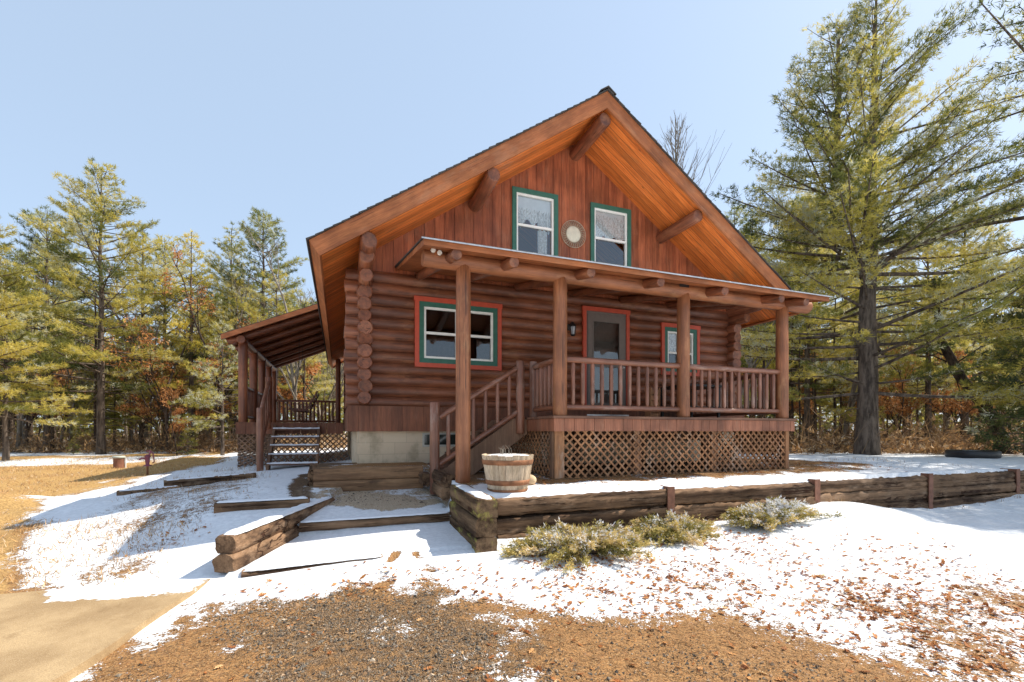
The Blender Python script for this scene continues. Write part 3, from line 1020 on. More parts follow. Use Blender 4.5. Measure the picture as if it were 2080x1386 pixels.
MB().box(x0 - .02, x1 + .02, 8.20, 8.34, z0 - .03, z0).build('sill', M['alu'], door)
f = MB(); f.tube([(b - .06, 8.262, 2.72), (b - .06, 8.225, 2.72)], [.012, .012], 8); f.lathe((b - .06, 8.215, 2.70), [(.004, -.01), (.026, .005), (.03, .02), (.022, .04), (.004, .048)], 12)
f.build('door_handle', M['alu'], door)

# ---- front porch
f = MB()
y = 5.86
while y < 8.19:
    f.box(2.80, 7.50, y, min(y + .134, 8.195), DECK - .035, DECK); y += .139
deck = f.build('porch_deck', M['tread'], cabin)
f = MB(); x = 2.82
while x < 7.47:
    w = min(.158, 7.48 - x)
    f.box(x, x + w, 5.885 + R.uniform(0, .004), 5.915, 1.40 + R.uniform(-.004, .004), DECK - .038); x += .163
y = 5.92
while y < 8.15:
    f.box(2.82, 2.85, y, y + .158, 1.40, DECK - .038); f.box(7.45, 7.48, y, y + .158, 1.40, DECK - .038); y += .163
f.build('rim_board', M['rim'], deck)
f = MB()
f.box(2.86, 7.44, 5.93, 5.97, 1.42, DECK - .04)
for x in (2.90, 4.3, 5.8, 7.40): f.box(x - .05, x + .05, 6.0, 6.1, .55, 1.42); f.box(x - .05, x + .05, 7.9, 8.0, .55, 1.42)
f.box(2.86, 7.44, 8.1, 8.19, 1.2, DECK - .04)
f.build('deck_frame', M['lattice_dark'], deck)


def lattice(f, p0, p1, z0, z1, out, st=.088, sw=.028, th=.008):
    """crossing diagonal slats in the upright plane p0-p1"""
    p0, p1 = Vector(p0), Vector(p1)
    L = (p1 - p0).length; d = (p1 - p0) / L; hh = z1 - z0
    o = Vector(out)
    for lay, sg in ((0, 1), (1, -1)):
        t = -hh + .02 * lay
        while t < L + hh:
            # the 45 degree line through (t, z0), clipped to the rectangle, as a parallelogram clipped by ends
            a, b = (t, z0), (t + sg * hh, z1)
            if sg < 0: a, b = (t + hh, z0), (t, z1)
            lo, hi = 0.0, 1.0
            dx = b[0] - a[0]
            for lim, up in ((0, False), (L, True)):
                tt = (lim - a[0]) / dx
                if (dx > 0) != up: lo = max(lo, tt)
                else: hi = min(hi, tt)
            if hi - lo > .02:
                q0 = (a[0] + dx * lo, z0 + hh * lo); q1 = (a[0] + dx * hi, z0 + hh * hi)
                w = sw * .707
                base = [p0 + d * (q0[0] - w) + Vector((0, 0, q0[1])), p0 + d * (q0[0] + w) + Vector((0, 0, q0[1])),
                        p0 + d * (q1[0] + w) + Vector((0, 0, q1[1])), p0 + d * (q1[0] - w) + Vector((0, 0, q1[1]))]
                base = [q - Vector((0, 0, p0.z)) for q in base]
                off = o * (lay * (th + .001)); off2 = off + o * th
                f.add([q + off for q in base] + [q + off2 for q in base],
                      [(0, 1, 2, 3), (7, 6, 5, 4), (0, 4, 5, 1), (1, 5, 6, 2), (2, 6, 7, 3), (3, 7, 4, 0)])
            t += st * 1.414 * R.uniform(.95, 1.05)
    return f


f = MB()
lattice(f, (3.02, 5.99, 0), (5.165, 5.99, 0), .70, 1.40, (0, -1, 0))
lattice(f, (5.175, 5.99, 0), (7.36, 5.99, 0), .70, 1.40, (0, -1, 0))
lattice(f, (2.90, 8.1, 0), (2.90, 6.05, 0), .70, 1.40, (-1, 0, 0))
lattice(f, (7.42, 6.05, 0), (7.42, 8.1, 0), .70, 1.40, (1, 0, 0))
f.build('lattice', M['lattice'], deck)
for x0_, x1_ in ((2.87, 3.02), (7.36, 7.44)):
    MB().box(x0_, x1_, 5.965, 5.99, .68, 1.40).build('lattice_board', M['lattice'], deck)

POSTX = (1.53, 2.96, 5.15, 7.30)
for x in POSTX:
    MB().log((x, 5.986, .62 if x < 2 else DECK), (x + R.uniform(-.01, .01), 5.986, 3.64), .101, 22, .012, .02).build('porch_post', M['post_z'], cabin)
f = MB()
zr0, zr1 = 3.68, 4.31
def prz(y): return zr0 + (y - 5.48) * (zr1 - zr0) / (8.39 - 5.48)
x = .95
while x < 7.74:
    f.prism_x([(5.50, prz(5.50) - .062), (8.33, prz(8.33) - .062), (8.33, prz(8.33) - .035), (5.50, prz(5.50) - .035)], x, min(x + .18, 7.75) - .002); x += .18
proof = f.build('porch_roof', M['fascia'], cabin)
f = MB()
f.prism_x([(5.475, prz(5.475) - .085), (5.50, prz(5.5) - .085), (5.50, prz(5.5) - .012), (5.475, prz(5.475) - .012)], .93, 7.77)
f.prism_x([(5.50, prz(5.50) - .085), (8.33, prz(8.33) - .085), (8.33, prz(8.33) - .012), (5.50, prz(5.5) - .012)], .93, .949)
f.prism_x([(5.50, prz(5.50) - .085), (8.33, prz(8.33) - .085), (8.33, prz(8.33) - .012), (5.50, prz(5.5) - .012)], 7.751, 7.77)
f.build('fascia', M['fascia'], proof)
f = MB()
f.prism_x([(5.45, prz(5.45) - .011), (8.33, prz(8.33) - .034), (8.33, prz(8.33)), (5.45, prz(5.45) - .002)], .905, 7.795)
f.build('roofing', M['shingle'], proof)
f = MB()
f.prism_x([(5.44, prz(5.44) - .014), (5.449, prz(5.44) - .014), (5.449, prz(5.44) + .001), (5.44, prz(5.44) + .001)], .90, 7.80)
f.prism_x([(5.449, prz(5.44) + .001), (5.50, prz(5.5) + .002), (5.50, prz(5.5) + .006), (5.44, prz(5.44) + .006)], .90, 7.80)
f.build('drip_edge', M['alu'], proof)
f = MB()
f.prism_x([(5.52, prz(5.52) + .006), (8.2, prz(8.2) + .002), (8.2, prz(8.2) + .016), (5.53, prz(5.52) + .016)], .92, 7.78)
f.build('snow_cover', M['snow'], proof)
MB().log((1.0, 5.986, 3.635), (7.93, 5.986, 3.635), .113, 22, .015).build('beam', M['post_x'], proof)
MB().box(4.98, 5.16, 5.866, 5.874, 3.66, 3.715).build('splice_plate', M['black'], proof)
for x in (1.34, 2.09, 3.21, 4.36, 5.56, 6.74, 7.30):
    y0 = 5.53
    MB().log((x, y0, prz(y0) - .065 - .068), (x, 8.34, prz(8.34) - .065 - .068), .072, 16, .02).build('rafter', M['log_y'], proof)


def baluster(f, p, q, r=.031):
    p, q = Vector(p), Vector(q)
    d = q - p
    f.tube([p, p + d * .045, p + d * .08, p + d * .5, p + d * .92, p + d * .955, q], [r * .35, r * .8, r, r * R.uniform(.97, 1.06), r, r * .8, r * .35], 10)
    return f


def rail_run(p0, p1, zt, zb, n, parent, rt=.046, rb=.04, mat='rail', br=.031):
    p0, p1 = Vector(p0), Vector(p1)
    ax_ = 'x' if abs(p1.x - p0.x) > abs(p1.y - p0.y) else 'y'
    up = Vector((0, 0, 1))
    f = MB()
    r_ = link('railing', None, parent)
    MB().log(p0 + up * zt, p1 + up * zt, rt, 12, .02).build('top_rail', M[mat + '_' + ax_], r_)
    MB().log(p0 + up * zb, p1 + up * zb, rb, 12, .02).build('bottom_rail', M[mat + '_' + ax_], r_)
    for i in range(n):
        t = (i + .75) / (n + .5)
        b_ = p0.lerp(p1, t)
        baluster(MB(), b_ + up * (zb + .02), b_ + up * (zt - .02), br * R.uniform(.93, 1.05)).build('baluster', M[mat + '_z'], r_)
    return r_


rail_run((3.05, 5.986, 0), (5.06, 5.986, 0), 2.435, 1.745, 12, cabin)
rail_run((5.24, 5.986, 0), (7.21, 5.986, 0), 2.435, 1.745, 12, cabin)
side = rail_run((2.96, 6.08, 0), (2.96, 6.90, 0), 2.435, 1.745, 5, cabin)
MB().log((2.96, 6.96, 1.60), (2.96, 6.96, 2.53), .062, 14, .02).build('newel_post', M['rail_z'], side)
rail_run((7.30, 6.08, 0), (7.30, 8.22, 0), 2.435, 1.745, 12, cabin)

# front stairs, climbing to the right along the wall
stairs = link('front_stairs', None, cabin)
for y in (6.93, 8.02):
    f = MB()
    f.prism_y([(1.45, .60), (1.75, .60), (2.83, 1.36), (2.83, 1.60), (2.60, 1.60), (1.32, .72)], y - .025, y + .025)
    f.build('stringer', M['lattice_dark'], stairs)
for k in range(4):
    x = 1.42 + .30 * k; z = .85 + .19 * k
    MB().box(x, x + .30, 6.97, 7.99, z - .04, z).build('tread', M['tread'], stairs)
MB().log((1.33, 6.88, .46), (1.33, 6.88, 1.83), .072, 14, .02).build('newel_post', M['rail_z'], stairs)
MB().log((2.70, 6.88, 1.36), (2.70, 6.88, 2.52), .066, 14, .02).build('newel_post', M['rail_z'], stairs)
ha, hb_ = Vector((1.40, 6.88, 1.60)), Vector((2.65, 6.88, 2.40))
la, lb = Vector((1.40, 6.88, .90)), Vector((2.65, 6.88, 1.70))
MB().log(ha, hb_, .043, 12, .02).build('handrail', M['rail_x'], stairs)
MB().log(la, lb, .04, 12, .02).build('lower_rail', M['rail_x'], stairs)
for i in range(6):
    t = (i + .7) / 6.4
    baluster(MB(), la.lerp(lb, t), ha.lerp(hb_, t), .03).build('baluster', M['rail_z'], stairs)

# ---- side porch on the left
f = MB()
y = 12.95
while y < 18.7:
    f.box(-2.36, .10, y, y + .134, DECK - .035, DECK); y += .139
sdeck = f.build('side_deck', M['tread'], cabin)
f = MB(); x = -2.36
while x < .08:
    f.box(x, x + .2, 12.93, 12.948, 1.33, DECK + .0); x += .205
y = 12.95
while y < 18.6: f.box(-2.378, -2.362, y, y + .2, 1.33, DECK); y += .205
f.build('rim_board', M['skirt'], sdeck)
f = MB()
lattice(f, (-2.34, 12.98, 0), (.2, 12.98, 0), .42, 1.33, (0, -1, 0), .095)
lattice(f, (-2.33, 18.7, 0), (-2.33, 13.0, 0), .42, 1.33, (-1, 0, 0), .095)
f.build('lattice', M['lattice_dark'], sdeck)
for y in (13.02, 14.5, 16.0, 17.4, 18.6):
    MB().log((-2.23, y, DECK), (-2.23, y, 3.62), .105, 16, .012).build('porch_post', M['log_z'], cabin)
MB().log((-.05, 18.55, DECK), (-.05, 18.55, 4.1), .09, 12, .012).build('porch_post', M['log_z'], cabin)
SRA = (-2.60, 3.66); SRB = (1.35, 3.66 + 3.95 * .436)
def srz(x): return SRA[1] + (x - SRA[0]) * .436
f = MB()
x = -2.6
while x < 1.0:
    f.prism_y([(x, srz(x) - .03), (x + .165, srz(x + .165) - .03), (x + .165, srz(x + .165)), (x, srz(x))], 12.55, 18.9); x += .172
sroof = f.build('side_porch_roof', M['log_y'], cabin)
f = MB()
f.prism_y([(-2.62, srz(-2.62) + .002), (1.3, srz(1.3) + .002), (1.3, srz(1.3) + .02), (-2.62, srz(-2.62) + .02)], 12.52, 18.93)
f.build('roofing', M['shingle'], sroof)
f = MB()
f.prism_y([(-2.60, srz(-2.60) - .12), (.9, srz(.9) - .12), (.9, srz(.9) - .0), (-2.60, srz(-2.60) - .0)], 12.50, 12.549)
f.build('fascia', M['fascia'], sroof)
MB().log((-2.23, 12.75, 3.62), (-2.23, 18.75, 3.62), .10, 14, .015).build('beam', M['log_y'], sroof)
for y in (13.0, 14.0, 15.0, 16.0, 17.0, 18.0, 18.7):
    MB().log((-2.56, y, srz(-2.56) - .11), (.95, y, srz(.95) - .11), .075, 12, .02).build('rafter', M['log_x'], sroof)
rail_run((-2.13, 18.6, 0), (-.14, 18.6, 0), 2.50, 1.76, 15, cabin, .045, .04, 'log', .036)
rail_run((-2.23, 13.12, 0), (-2.23, 14.4, 0), 2.50, 1.76, 6, cabin, .045, .04, 'rail', .032)
rail_run((-2.23, 14.6, 0), (-2.23, 15.9, 0), 2.50, 1.76, 6, cabin, .045, .04, 'rail', .032)
rail_run((-2.23, 16.1, 0), (-2.23, 17.3, 0), 2.50, 1.76, 6, cabin, .045, .04, 'rail', .032)
sst_ = link('side_stairs', None, cabin)
for x in (-1.52, -.50):
    f = MB()
    f.prism_x([(12.93, 1.30), (12.93, 1.56), (11.62, .62), (11.62, .44), (11.78, .44)], x - .03, x + .03)
    f.build('stringer', M['lattice_dark'], sst_)
for k in range(5):
    z = .66 + .2 * k; y = 11.70 + .27 * k
    tr_ = MB().box(-1.56, -.46, y - .02, y + .25, z - .04, z).build('tread', M['tread'], sst_)
    f = MB(); NX = 14
    v = []
    for i in range(NX + 1):
        x = -1.54 + 1.06 * i / NX
        a = R.uniform(.0, .03); b = .215 - R.uniform(0, .06); h_ = .022 + R.uniform(0, .014)
        v += [(x, y + a - .035, z - .004), (x, y + a - .02, z + h_), (x, y + b - .02, z + h_), (x, y + b, z + .001)]
    fs = []
    for i in range(NX):
        for j in range(3): fs.append((4 * i + j, 4 * i + 4 + j, 4 * i + 5 + j, 4 * i + j + 1))
    f.add(v, fs, True).build('snow_cover', M['snow'], sst_)
MB().log((-1.66, 11.62, .40), (-1.66, 11.62, 1.92), .072, 14, .02).build('newel_post', M['rail_z'], sst_)
MB().log((-1.66, 12.98, 1.45), (-1.66, 12.98, 2.75), .08, 14, .02).build('newel_post', M['log_z'], sst_)
MB().log((-1.66, 11.68, 1.78), (-1.66, 12.95, 2.62), .05, 12, .02).build('handrail', M['rail_y'], sst_)
MB().log((-1.66, 11.68, 1.05), (-1.66, 12.95, 1.86), .045, 12, .02).build('lower_rail', M['rail_y'], sst_)
for i in range(4):
    t = (i + .7) / 4.4
    a_ = Vector((-1.66, 11.68, 1.05)).lerp(Vector((-1.66, 12.95, 1.86)), t)
    baluster(MB(), a_, a_ + Vector((0, 0, .74)), .03).build('baluster', M['rail_z'], sst_)

# ---- things fixed to or standing on the cabin
t = thing('wall_lantern', (4.30, 8.27, 3.45), 'small black lantern on the log wall left of the front door', 'lantern')
f = MB(); f.lathe((4.30, 8.255, 3.47), [(.05, -.06), (.055, 0), (.05, .06)], 12)
f.tube([(4.30, 8.25, 3.50), (4.30, 8.18, 3.56), (4.30, 8.12, 3.54)], [.01] * 3, 6)
f.build('bracket', M['black'], t)
f = MB(); f.lathe((4.30, 8.12, 3.40), [(.03, -.13), (.045, -.12), (.05, -.10)], 8); f.lathe((4.30, 8.12, 3.40), [(.075, .05), (.05, .10), (.015, .14)], 8)
for k in range(6):
    a = k * math.pi / 3
    f.tube([(4.30 + .046 * math.cos(a), 8.12 + .046 * math.sin(a), 3.30), (4.30 + .066 * math.cos(a), 8.12 + .066 * math.sin(a), 3.45)], [.005, .005], 5)
f.build('cage', M['black'], t)
MB().lathe((4.30, 8.12, 3.30), [(.03, 0), (.05, .15)], 12).build('globe', plain('lantern_glass', (.35, .36, .38), .1, .6), t)

t = thing('wall_medallion', (4.42, 8.33, 5.37), 'round openwork medallion with pale centre disc between the two upper windows', 'wall ornament')
f = MB()
def ring(f, r, th, n=48, y=8.315):
    f.sweep([(4.42 + r * math.cos(2 * math.pi * k / n), y, 5.37 + r * math.sin(2 * math.pi * k / n)) for k in range(n + 1)],
            lambda k: [(th * math.cos(a * 1.0472), th * math.sin(a * 1.0472)) for a in range(6)], False)
ring(f, .272, .007); ring(f, .172, .006)
for k in range(30):
    a = 2 * math.pi * k / 30
    c_ = (4.42 + .222 * math.cos(a), 8.315, 5.37 + .222 * math.sin(a))
    pts = [(c_[0] + .032 * math.cos(b) * R.uniform(.8, 1.1), c_[1], c_[2] + .036 * math.sin(b)) for b in [2 * math.pi * j / 8 + a for j in range(8)]]
    f.tube(pts, [.0042] * 8, 4)
    f.tube([(4.42 + .18 * math.cos(a + .1), 8.315, 5.37 + .18 * math.sin(a + .1)), (4.42 + .27 * math.cos(a - .02), 8.315, 5.37 + .27 * math.sin(a - .02))], [.0035] * 2, 4)
f.build('filigree_ring', M['filigree'], t)
f = MB(); n_ = 40
prof = [(.002, -.03), (.06, -.028), (.14, -.02), (.158, -.012), (.164, .0)]
v = [(4.42 + r_ * math.cos(2 * math.pi * i / n_), 8.325 + d_, 5.37 + r_ * math.sin(2 * math.pi * i / n_)) for r_, d_ in prof for i in range(n_)]
f.add(v, [(k * n_ + i, k * n_ + (i + 1) % n_, (k + 1) * n_ + (i + 1) % n_, (k + 1) * n_ + i) for k in range(4) for i in range(n_)], True)
f.build('disc', M['disc'], t)

t = thing('flood_light', (1.16, 5.80, 3.70), 'twin white flood lamp tucked under the near corner of the porch roof', 'flood light')
f = MB(); f.lathe((1.17, 5.84, 3.66), [(.05, -.01), (.05, .02)], 12); f.build('mount', M['fascia'], t)
for x, z in ((1.10, 3.668), (1.18, 3.645)):
    f = MB()
    f.sweep([(x, 5.87, z + .02), (x, 5.83, z + .01), (x, 5.79, z), (x, 5.77, z)], lambda k: [([.012, .018, .031, .029][k] * math.cos(a * .5236), [.012, .018, .031, .029][k] * math.sin(a * .5236)) for a in range(12)])
    f.build('bulb', M['bulb'], t)

# porch swing on the side deck
t = thing('porch_swing', (-.95, 15.6, 2.05), 'dark wooden swing bench hanging by chains on the side porch', 'swing')
wy = [15.0, 16.3]
f = MB()
for k in range(5): f.box(-1.38 + .1 * k, -1.30 + .1 * k, wy[0], wy[1], 2.07 - .008 * k, 2.09 - .008 * k)
f.build('seat', M['log_y'], t)
f = MB()
for k in range(5):
    f.box(-.90 + .055 * k, -.875 + .055 * k, wy[0], wy[1], 2.10 + .095 * k, 2.175 + .095 * k)
for y in (wy[0] + .05, wy[1] - .05): f.beam((-.90, y, 2.03), (-.62, y, 2.60), .05, .05)
f.build('backrest', M['log_y'], t)
for y in wy:
    f = MB(); f.beam((-1.40, y, 2.27), (-.78, y, 2.27), .05, .03); f.beam((-1.36, y, 2.05), (-1.36, y, 2.26), .04, .04); f.beam((-1.40, y, 2.045), (-.85, y, 2.00), .05, .05)
    f.build('armrest', M['log_x'], t)
    f = MB(); f.tube([(-1.36, y, 2.28), (-1.12, y, 3.1), (-1.12, y, srz(-1.12) - .2)], [.007] * 3, 5); f.tube([(-.72, y, 2.40), (-1.12, y, 3.1)], [.007] * 2, 5)
    f.build('chain', M['black'], t)

# things on the front deck
t = thing('patio_table', (6.85, 7.6, DECK), 'dark patio table behind the far railing bay of the front porch', 'table')
MB().box(6.25, 7.15, 7.15, 8.05, 2.27, 2.31).build('tabletop', M['black'], t)
for x in (6.32, 7.08):
    for y in (7.22, 7.98): MB().beam((x, y, DECK), (x, y, 2.27), .045, .045).build('leg', M['black'], t)
MB().box(6.36, 7.04, 7.24, 7.96, 1.86, 1.885).build('shelf', M['black'], t)
t = thing('crate_stand', (5.35, 7.5, DECK), 'pale tan wooden stand on the porch floor right of the door', 'stand')
f = MB()
for k in range(5): f.box(5.62, 5.80, 7.42, 7.58, DECK + .03 + .115 * k, DECK + .125 + .115 * k)
f.build('body', M['lattice'], t)
f = MB()
for x in (5.60, 5.80): f.box(x, x + .02, 7.41, 7.59, DECK, DECK + .62)
f.build('side_panel', M['lattice'], t)
t = MB().box(4.95, 5.55, 7.25, 8.0, DECK, DECK + .012).build('door_mat', plain('grey_mat', (.12, .11, .1), .9, .1), None)
tag(t, 'flat grey mat on the porch floor before the front door', 'mat')

# ------------------------------------------------------------------ retaining wall, timbers, path edges
def snowcap(f, p0, p1, w, h0=.02, seed=0, n=18, j=.3):
    """a lens of snow along the top centre line p0-p1"""
    p0, p1 = Vector(p0), Vector(p1)
    d = (p1 - p0).normalized(); sd_ = Vector((-d.y, d.x, 0)).normalized()
    v = []
    for i in range(n + 1):
        e = min(1, min(i, n - i) / 1.5 + .12)
        c_ = p0.lerp(p1, i / n)
        wl = w * .5 * (1 - R.uniform(0, j)) * (.7 + .3 * e); wr = w * .5 * (1 - R.uniform(0, j)) * (.7 + .3 * e)
        h_ = h0 * R.uniform(.75, 1.2) * e
        for k, q in ((wl, .0), (wl * .86, .75), (wl * .4, 1), (-wr * .4, 1), (-wr * .86, .75), (-wr, 0)):
            v.append(c_ + sd_ * k + Vector((0, 0, q * h_ - .004)))
    f.add(v, [(6 * i + k, 6 * i + k + 1, 6 * i + 7 + k, 6 * i + 6 + k) for i in range(n) for k in range(5)], True)
    return f


rw = thing('retaining_wall', (6.5, 5.03, .12), 'long low retaining wall of weathered timbers with rusty steel posts', 'retaining wall')
joints = [1.63, 4.02, 6.70, 9.43, 12.1, 14.8]
for a, b in zip(joints, joints[1:]):
    for k in range(3):
        zc = .15 + .19 * k
        MB().timber((a + .03, 5.03 - R.uniform(-.012, .02) - .012 * (2 - k), zc + R.uniform(-.006, .006)), (b - .03, 5.03 - R.uniform(-.012, .02) - .012 * (2 - k), zc + R.uniform(-.006, .006)), .19, .186, .014, .02, .09).build('timber', M['old_x'], rw)
for x in joints[1:5]:
    f = MB(); f.box(x - .055, x + .055, 4.895, 4.907, .02, .68); f.box(x - .008, x + .008, 4.907, 5.1, .02, .675); f.box(x - .055, x + .055, 5.13, 5.14, .02, .675)
    f.tube([(x, 4.89, .36), (x, 4.897, .36)], [.018, .018], 8)
    f.build('steel_post', M['steelrust'], rw)
M['moss'] = wood('mossy_timber', (.22, .14, .08), (.06, .036, .022), 'y', .9, 9, 1.0, .2, spec=.1, worn=(.34, .31, .07), wornamt=.8, fine=110, crack=True, cw=2.2)
for k in range(3):
    MB().timber((1.425 + R.uniform(-.006, .006), 4.56 + R.uniform(-.012, .012), .205 + .196 * k), (1.43, 5.82, .225 + .196 * k), .225, .193, .007, .016).build('return_timber', M['moss'], rw)
for k in range(2):
    MB().timber((1.36, 6.12, .60 + .17 * k - .04), (1.36, 6.78, .62 + .17 * k - .04), .18, .168, .008, .03).build('return_timber', M['old_y'], rw)
MB().timber((1.25, 7.05, .66), (1.25, 7.42, .66), .18, .17, .008, .03).build('return_timber', M['old_y'], rw)
f = MB(); snowcap(f, (1.43, 4.60, .692), (1.43, 5.78, .712), .19, .026)
snowcap(f, (1.75, 5.05, .632), (4.0, 5.05, .632), .13, .012, n=50, j=.8)
snowcap(f, (4.1, 5.06, .632), (12, 5.06, .632), .12, .012, n=120, j=.9)
f.build('snow_cover', M['snow'], rw)

# two stacked timbers on the left of the path
A0, A1 = Vector((-.965, 4.80, 0)), Vector((-.15, 6.93, 0))
t = thing('timber_stack', (-.55, 5.8, .12), 'two stacked timbers edging the left of the path, snow along the top', 'timber edging')
MB().timber(A0 + Vector((-.015, -.0, .205)), A1 + Vector((0, 0, .235)), .19, .165, .008, .025, endround=.05).build('timber', M['old_y'], t)
MB().timber(A0 + Vector((.0, .02, .375)), A1 + Vector((.01, .03, .405)), .185, .163, .008, .025, endround=.06).build('timber', M['old_y'], t)
snowcap(MB(), A0 + Vector((.02, .05, .457)), A1 + Vector((0, 0, .487)), .165, .022, n=40, j=.15).build('snow_cover', M['snow'], t)


def low_timber(p0, p1, label, w=.17, h=.15, cap=.8, mat='old_x', name='step_timber', cat='timber edging'):
    t = thing(name, tuple((Vector(p0) + Vector(p1)) / 2), label, cat)
    MB().timber(p0, p1, w, h, .008, .03).build('timber', M[mat], t)
    if cap: snowcap(MB(), Vector(p0) + Vector((.01, 0, h / 2)), Vector(p1) + Vector((-.01, 0, h / 2)), w * cap, .018, n=30, j=.3).build('snow_cover', M['snow'], t)
    return t


low_timber((-.44, 5.98, .270), (1.34, 5.98, .277), 'dark timber step across the path with snow drifted behind it', h=.13, cap=1.0)
low_timber((-.82, 4.77, .088), (.40, 4.74, .122), 'thin buried timber step nearest the gravel, almost covered by snow', h=.115, w=.13, cap=1.15)
low_timber((-1.40, 6.46, .468), (-.36, 6.46, .475), 'dark timber left of the stacked pair holding the snowy slope', h=.155, w=.17, cap=1.0, name='edging_timber')
low_timber((-2.95, 9.95, .44), (-1.55, 10.35, .50), 'short dark timber on the snowy slope before the side porch steps', h=.15, name='edging_timber')
low_timber((-3.40, 9.32, .35), (-2.6, 9.55, .37), 'short half buried timber in shaded snow below the side porch', h=.15, name='edging_timber')
low_timber((-3.95, 8.55, .25), (-3.05, 8.75, .26), 'sunlit snow topped timber near the rooty earth bank', h=.15, name='edging_timber')

t = thing('raised_bed', (.5, 7.4, .45), 'low pale timber box against the block foundation beside the front steps', 'raised bed')
for k in range(2):
    MB().timber((-.36, 7.44, .575 + .183 * k), (1.24, 7.44, .575 + .183 * k), .14, .179, .003, .008).build('timber', M['pale_timber'], t)
MB().timber((-.38, 7.52, .745), (-.45, 9.3, .70), .13, .17, .006, .02).build('timber', M['old_y'], t)
MB().timber((-.38, 7.52, .565), (-.45, 9.3, .53), .13, .17, .006, .02).build('timber', M['old_y'], t)

# half-barrel planter
BX, BY, BZ = 1.915, 5.30, float(H(1.915, 5.30)) - .005
t = thing('barrel_planter', (BX, BY, BZ), 'pale wooden half barrel with rusty bands and snow on top, beside the porch post', 'planter')
def br_(z): return .232 + .085 * (z / .44) ** .8
f = MB()
for k in range(22):
    a0, a1 = 2 * math.pi * (k + .02) / 22, 2 * math.pi * (k + .98) / 22
    dz = R.uniform(-.008, .006); dr = R.uniform(-.003, .003)
    v = []
    for z in (0, .11, .22, .33, .44 + dz):
        for a, rr in ((a0, -.004), ((a0 * 2 + a1) / 3, 0), ((a0 + 2 * a1) / 3, 0), (a1, -.004), (a1, -.025), (a0, -.025)):
            r = br_(max(z, 0)) + rr + dr
            v.append((BX + r * math.cos(a), BY + r * math.sin(a), BZ + z))
    fs = [(6 * j + i, 6 * j + (i + 1) % 6, 6 * j + 6 + (i + 1) % 6, 6 * j + 6 + i) for j in range(4) for i in range(6)]
    f.add(v, fs + [(24, 25, 26, 27, 28, 29), (5, 4, 3, 2, 1, 0)])
f.build('staves', M['barrel'], t)
for za, zb in ((.325, .385), (.085, .145), (.0, .035)):
    f = MB()
    f.lathe((BX, BY, BZ), [(br_(za) + .001, za), (br_(za) + .007, za + .004), (br_(zb) + .007, zb - .004), (br_(zb) + .001, zb)], 44, True, False)
    f.build('band', M['rust'], t)
f = MB()
prof = [(.298, .405), (.285, .425), (.2, .440), (.1, .437), (.004, .441)]
f.lathe((BX, BY, BZ), prof, 28, True, False); f.build('snow_cover', M['snow'], t)
for k in range(9):
    a, r = R.uniform(0, 6.28), R.uniform(.02, .2)
    x, y = BX + r * math.cos(a), BY + r * math.sin(a)
    MB().tube([(x, y, BZ + .44), (x + R.uniform(-.02, .02), y, BZ + .50), (x + R.uniform(-.05, .05), y + R.uniform(-.03, .03), BZ + R.uniform(.50, .56))], [.004, .003, .001], 5).build('dry_stem', M['bark_grey'], t)



def blob(name, c_, r, mat, seed, sub=3):
    import bmesh
    bm = bmesh.new()
    bmesh.ops.create_icosphere(bm, subdivisions=sub, radius=1)
    rr = random.Random(seed)
    ph = [Vector((rr.uniform(-2, 2), rr.uniform(-2, 2), rr.uniform(-2, 2))) for _ in range(6)]
    for v in bm.verts:
        s = 1 + sum(math.sin(v.co.dot(p) * 2 + i) for i, p in enumerate(ph)) * .045
        v.co = Vector((v.co.x * r[0], v.co.y * r[1], v.co.z * r[2])) * s + Vector(c_)
    for f_ in bm.faces: f_.smooth = True
    me = bpy.data.meshes.new(name); bm.to_mesh(me); bm.free(); me.materials.append(mat)
    return link(name, me)


tag(blob('stone', (2.32, 5.62, .76), (.11, .09, .075), M['stone'], 4), 'rounded tan stone beside the half barrel', 'stone')

# hand pump and well casing on the lawn
px_, py_ = -4.17, 13.0
pz_ = float(H(px_, py_))
t = thing('hand_pump', (px_, py_, pz_), 'small maroon hand pump on a thin pipe at the edge of the snow', 'water pump')
MB().tube([(px_, py_, pz_ - .05), (px_, py_, pz_ + .22)], [.02, .02], 10).build('pipe', M['rust'], t)
f = MB(); f.lathe((px_, py_, pz_ + .2), [(.08, 0), (.085, .012), (.04, .03), (.036, .06), (.045, .1), (.05, .2), (.06, .215), (.06, .235), (.03, .25), (.028, .27)], 14)
f.tube([(px_ - .04, py_, pz_ + .37), (px_ - .11, py_ - .01, pz_ + .385), (px_ - .15, py_ - .02, pz_ + .35)], [.024, .02, .02], 8)
f.beam((px_ + .03, py_, pz_ + .45), (px_ + .06, py_, pz_ + .53), .025, .03)
f.build('body', M['pump'], t)
MB().tube([(px_ - .03, py_, pz_ + .53), (px_ + .04, py_, pz_ + .56), (px_ + .105, py_, pz_ + .5), (px_ + .12, py_, pz_ + .38), (px_ + .13, py_, pz_ + .29), (px_ + .10, py_, pz_ + .27)], [.012, .016, .014, .011, .012, .014], 8).build('handle', M['pump'], t)
wx, wy_ = -5.83, 16.1
wz = float(H(wx, wy_))
t = thing('well_casing', (wx, wy_, wz), 'short rust brown well pipe with pale cap on the tan lawn', 'well pipe')
MB().lathe((wx, wy_, wz), [(.125, -.05), (.125, .29)], 20).build('pipe', M['steelrust'], t)
MB().lathe((wx, wy_, wz), [(.145, .285), (.15, .30), (.15, .325), (.13, .345), (.01, .35)], 20).build('cap', plain('galvanised_cap', (.42, .43, .36), .5), t)
MB().tube([(wx + .155, wy_, wz - .05), (wx + .155, wy_, wz + .29)], [.018, .018], 8).build('conduit', plain('pale_conduit', (.75, .75, .72), .5), t)

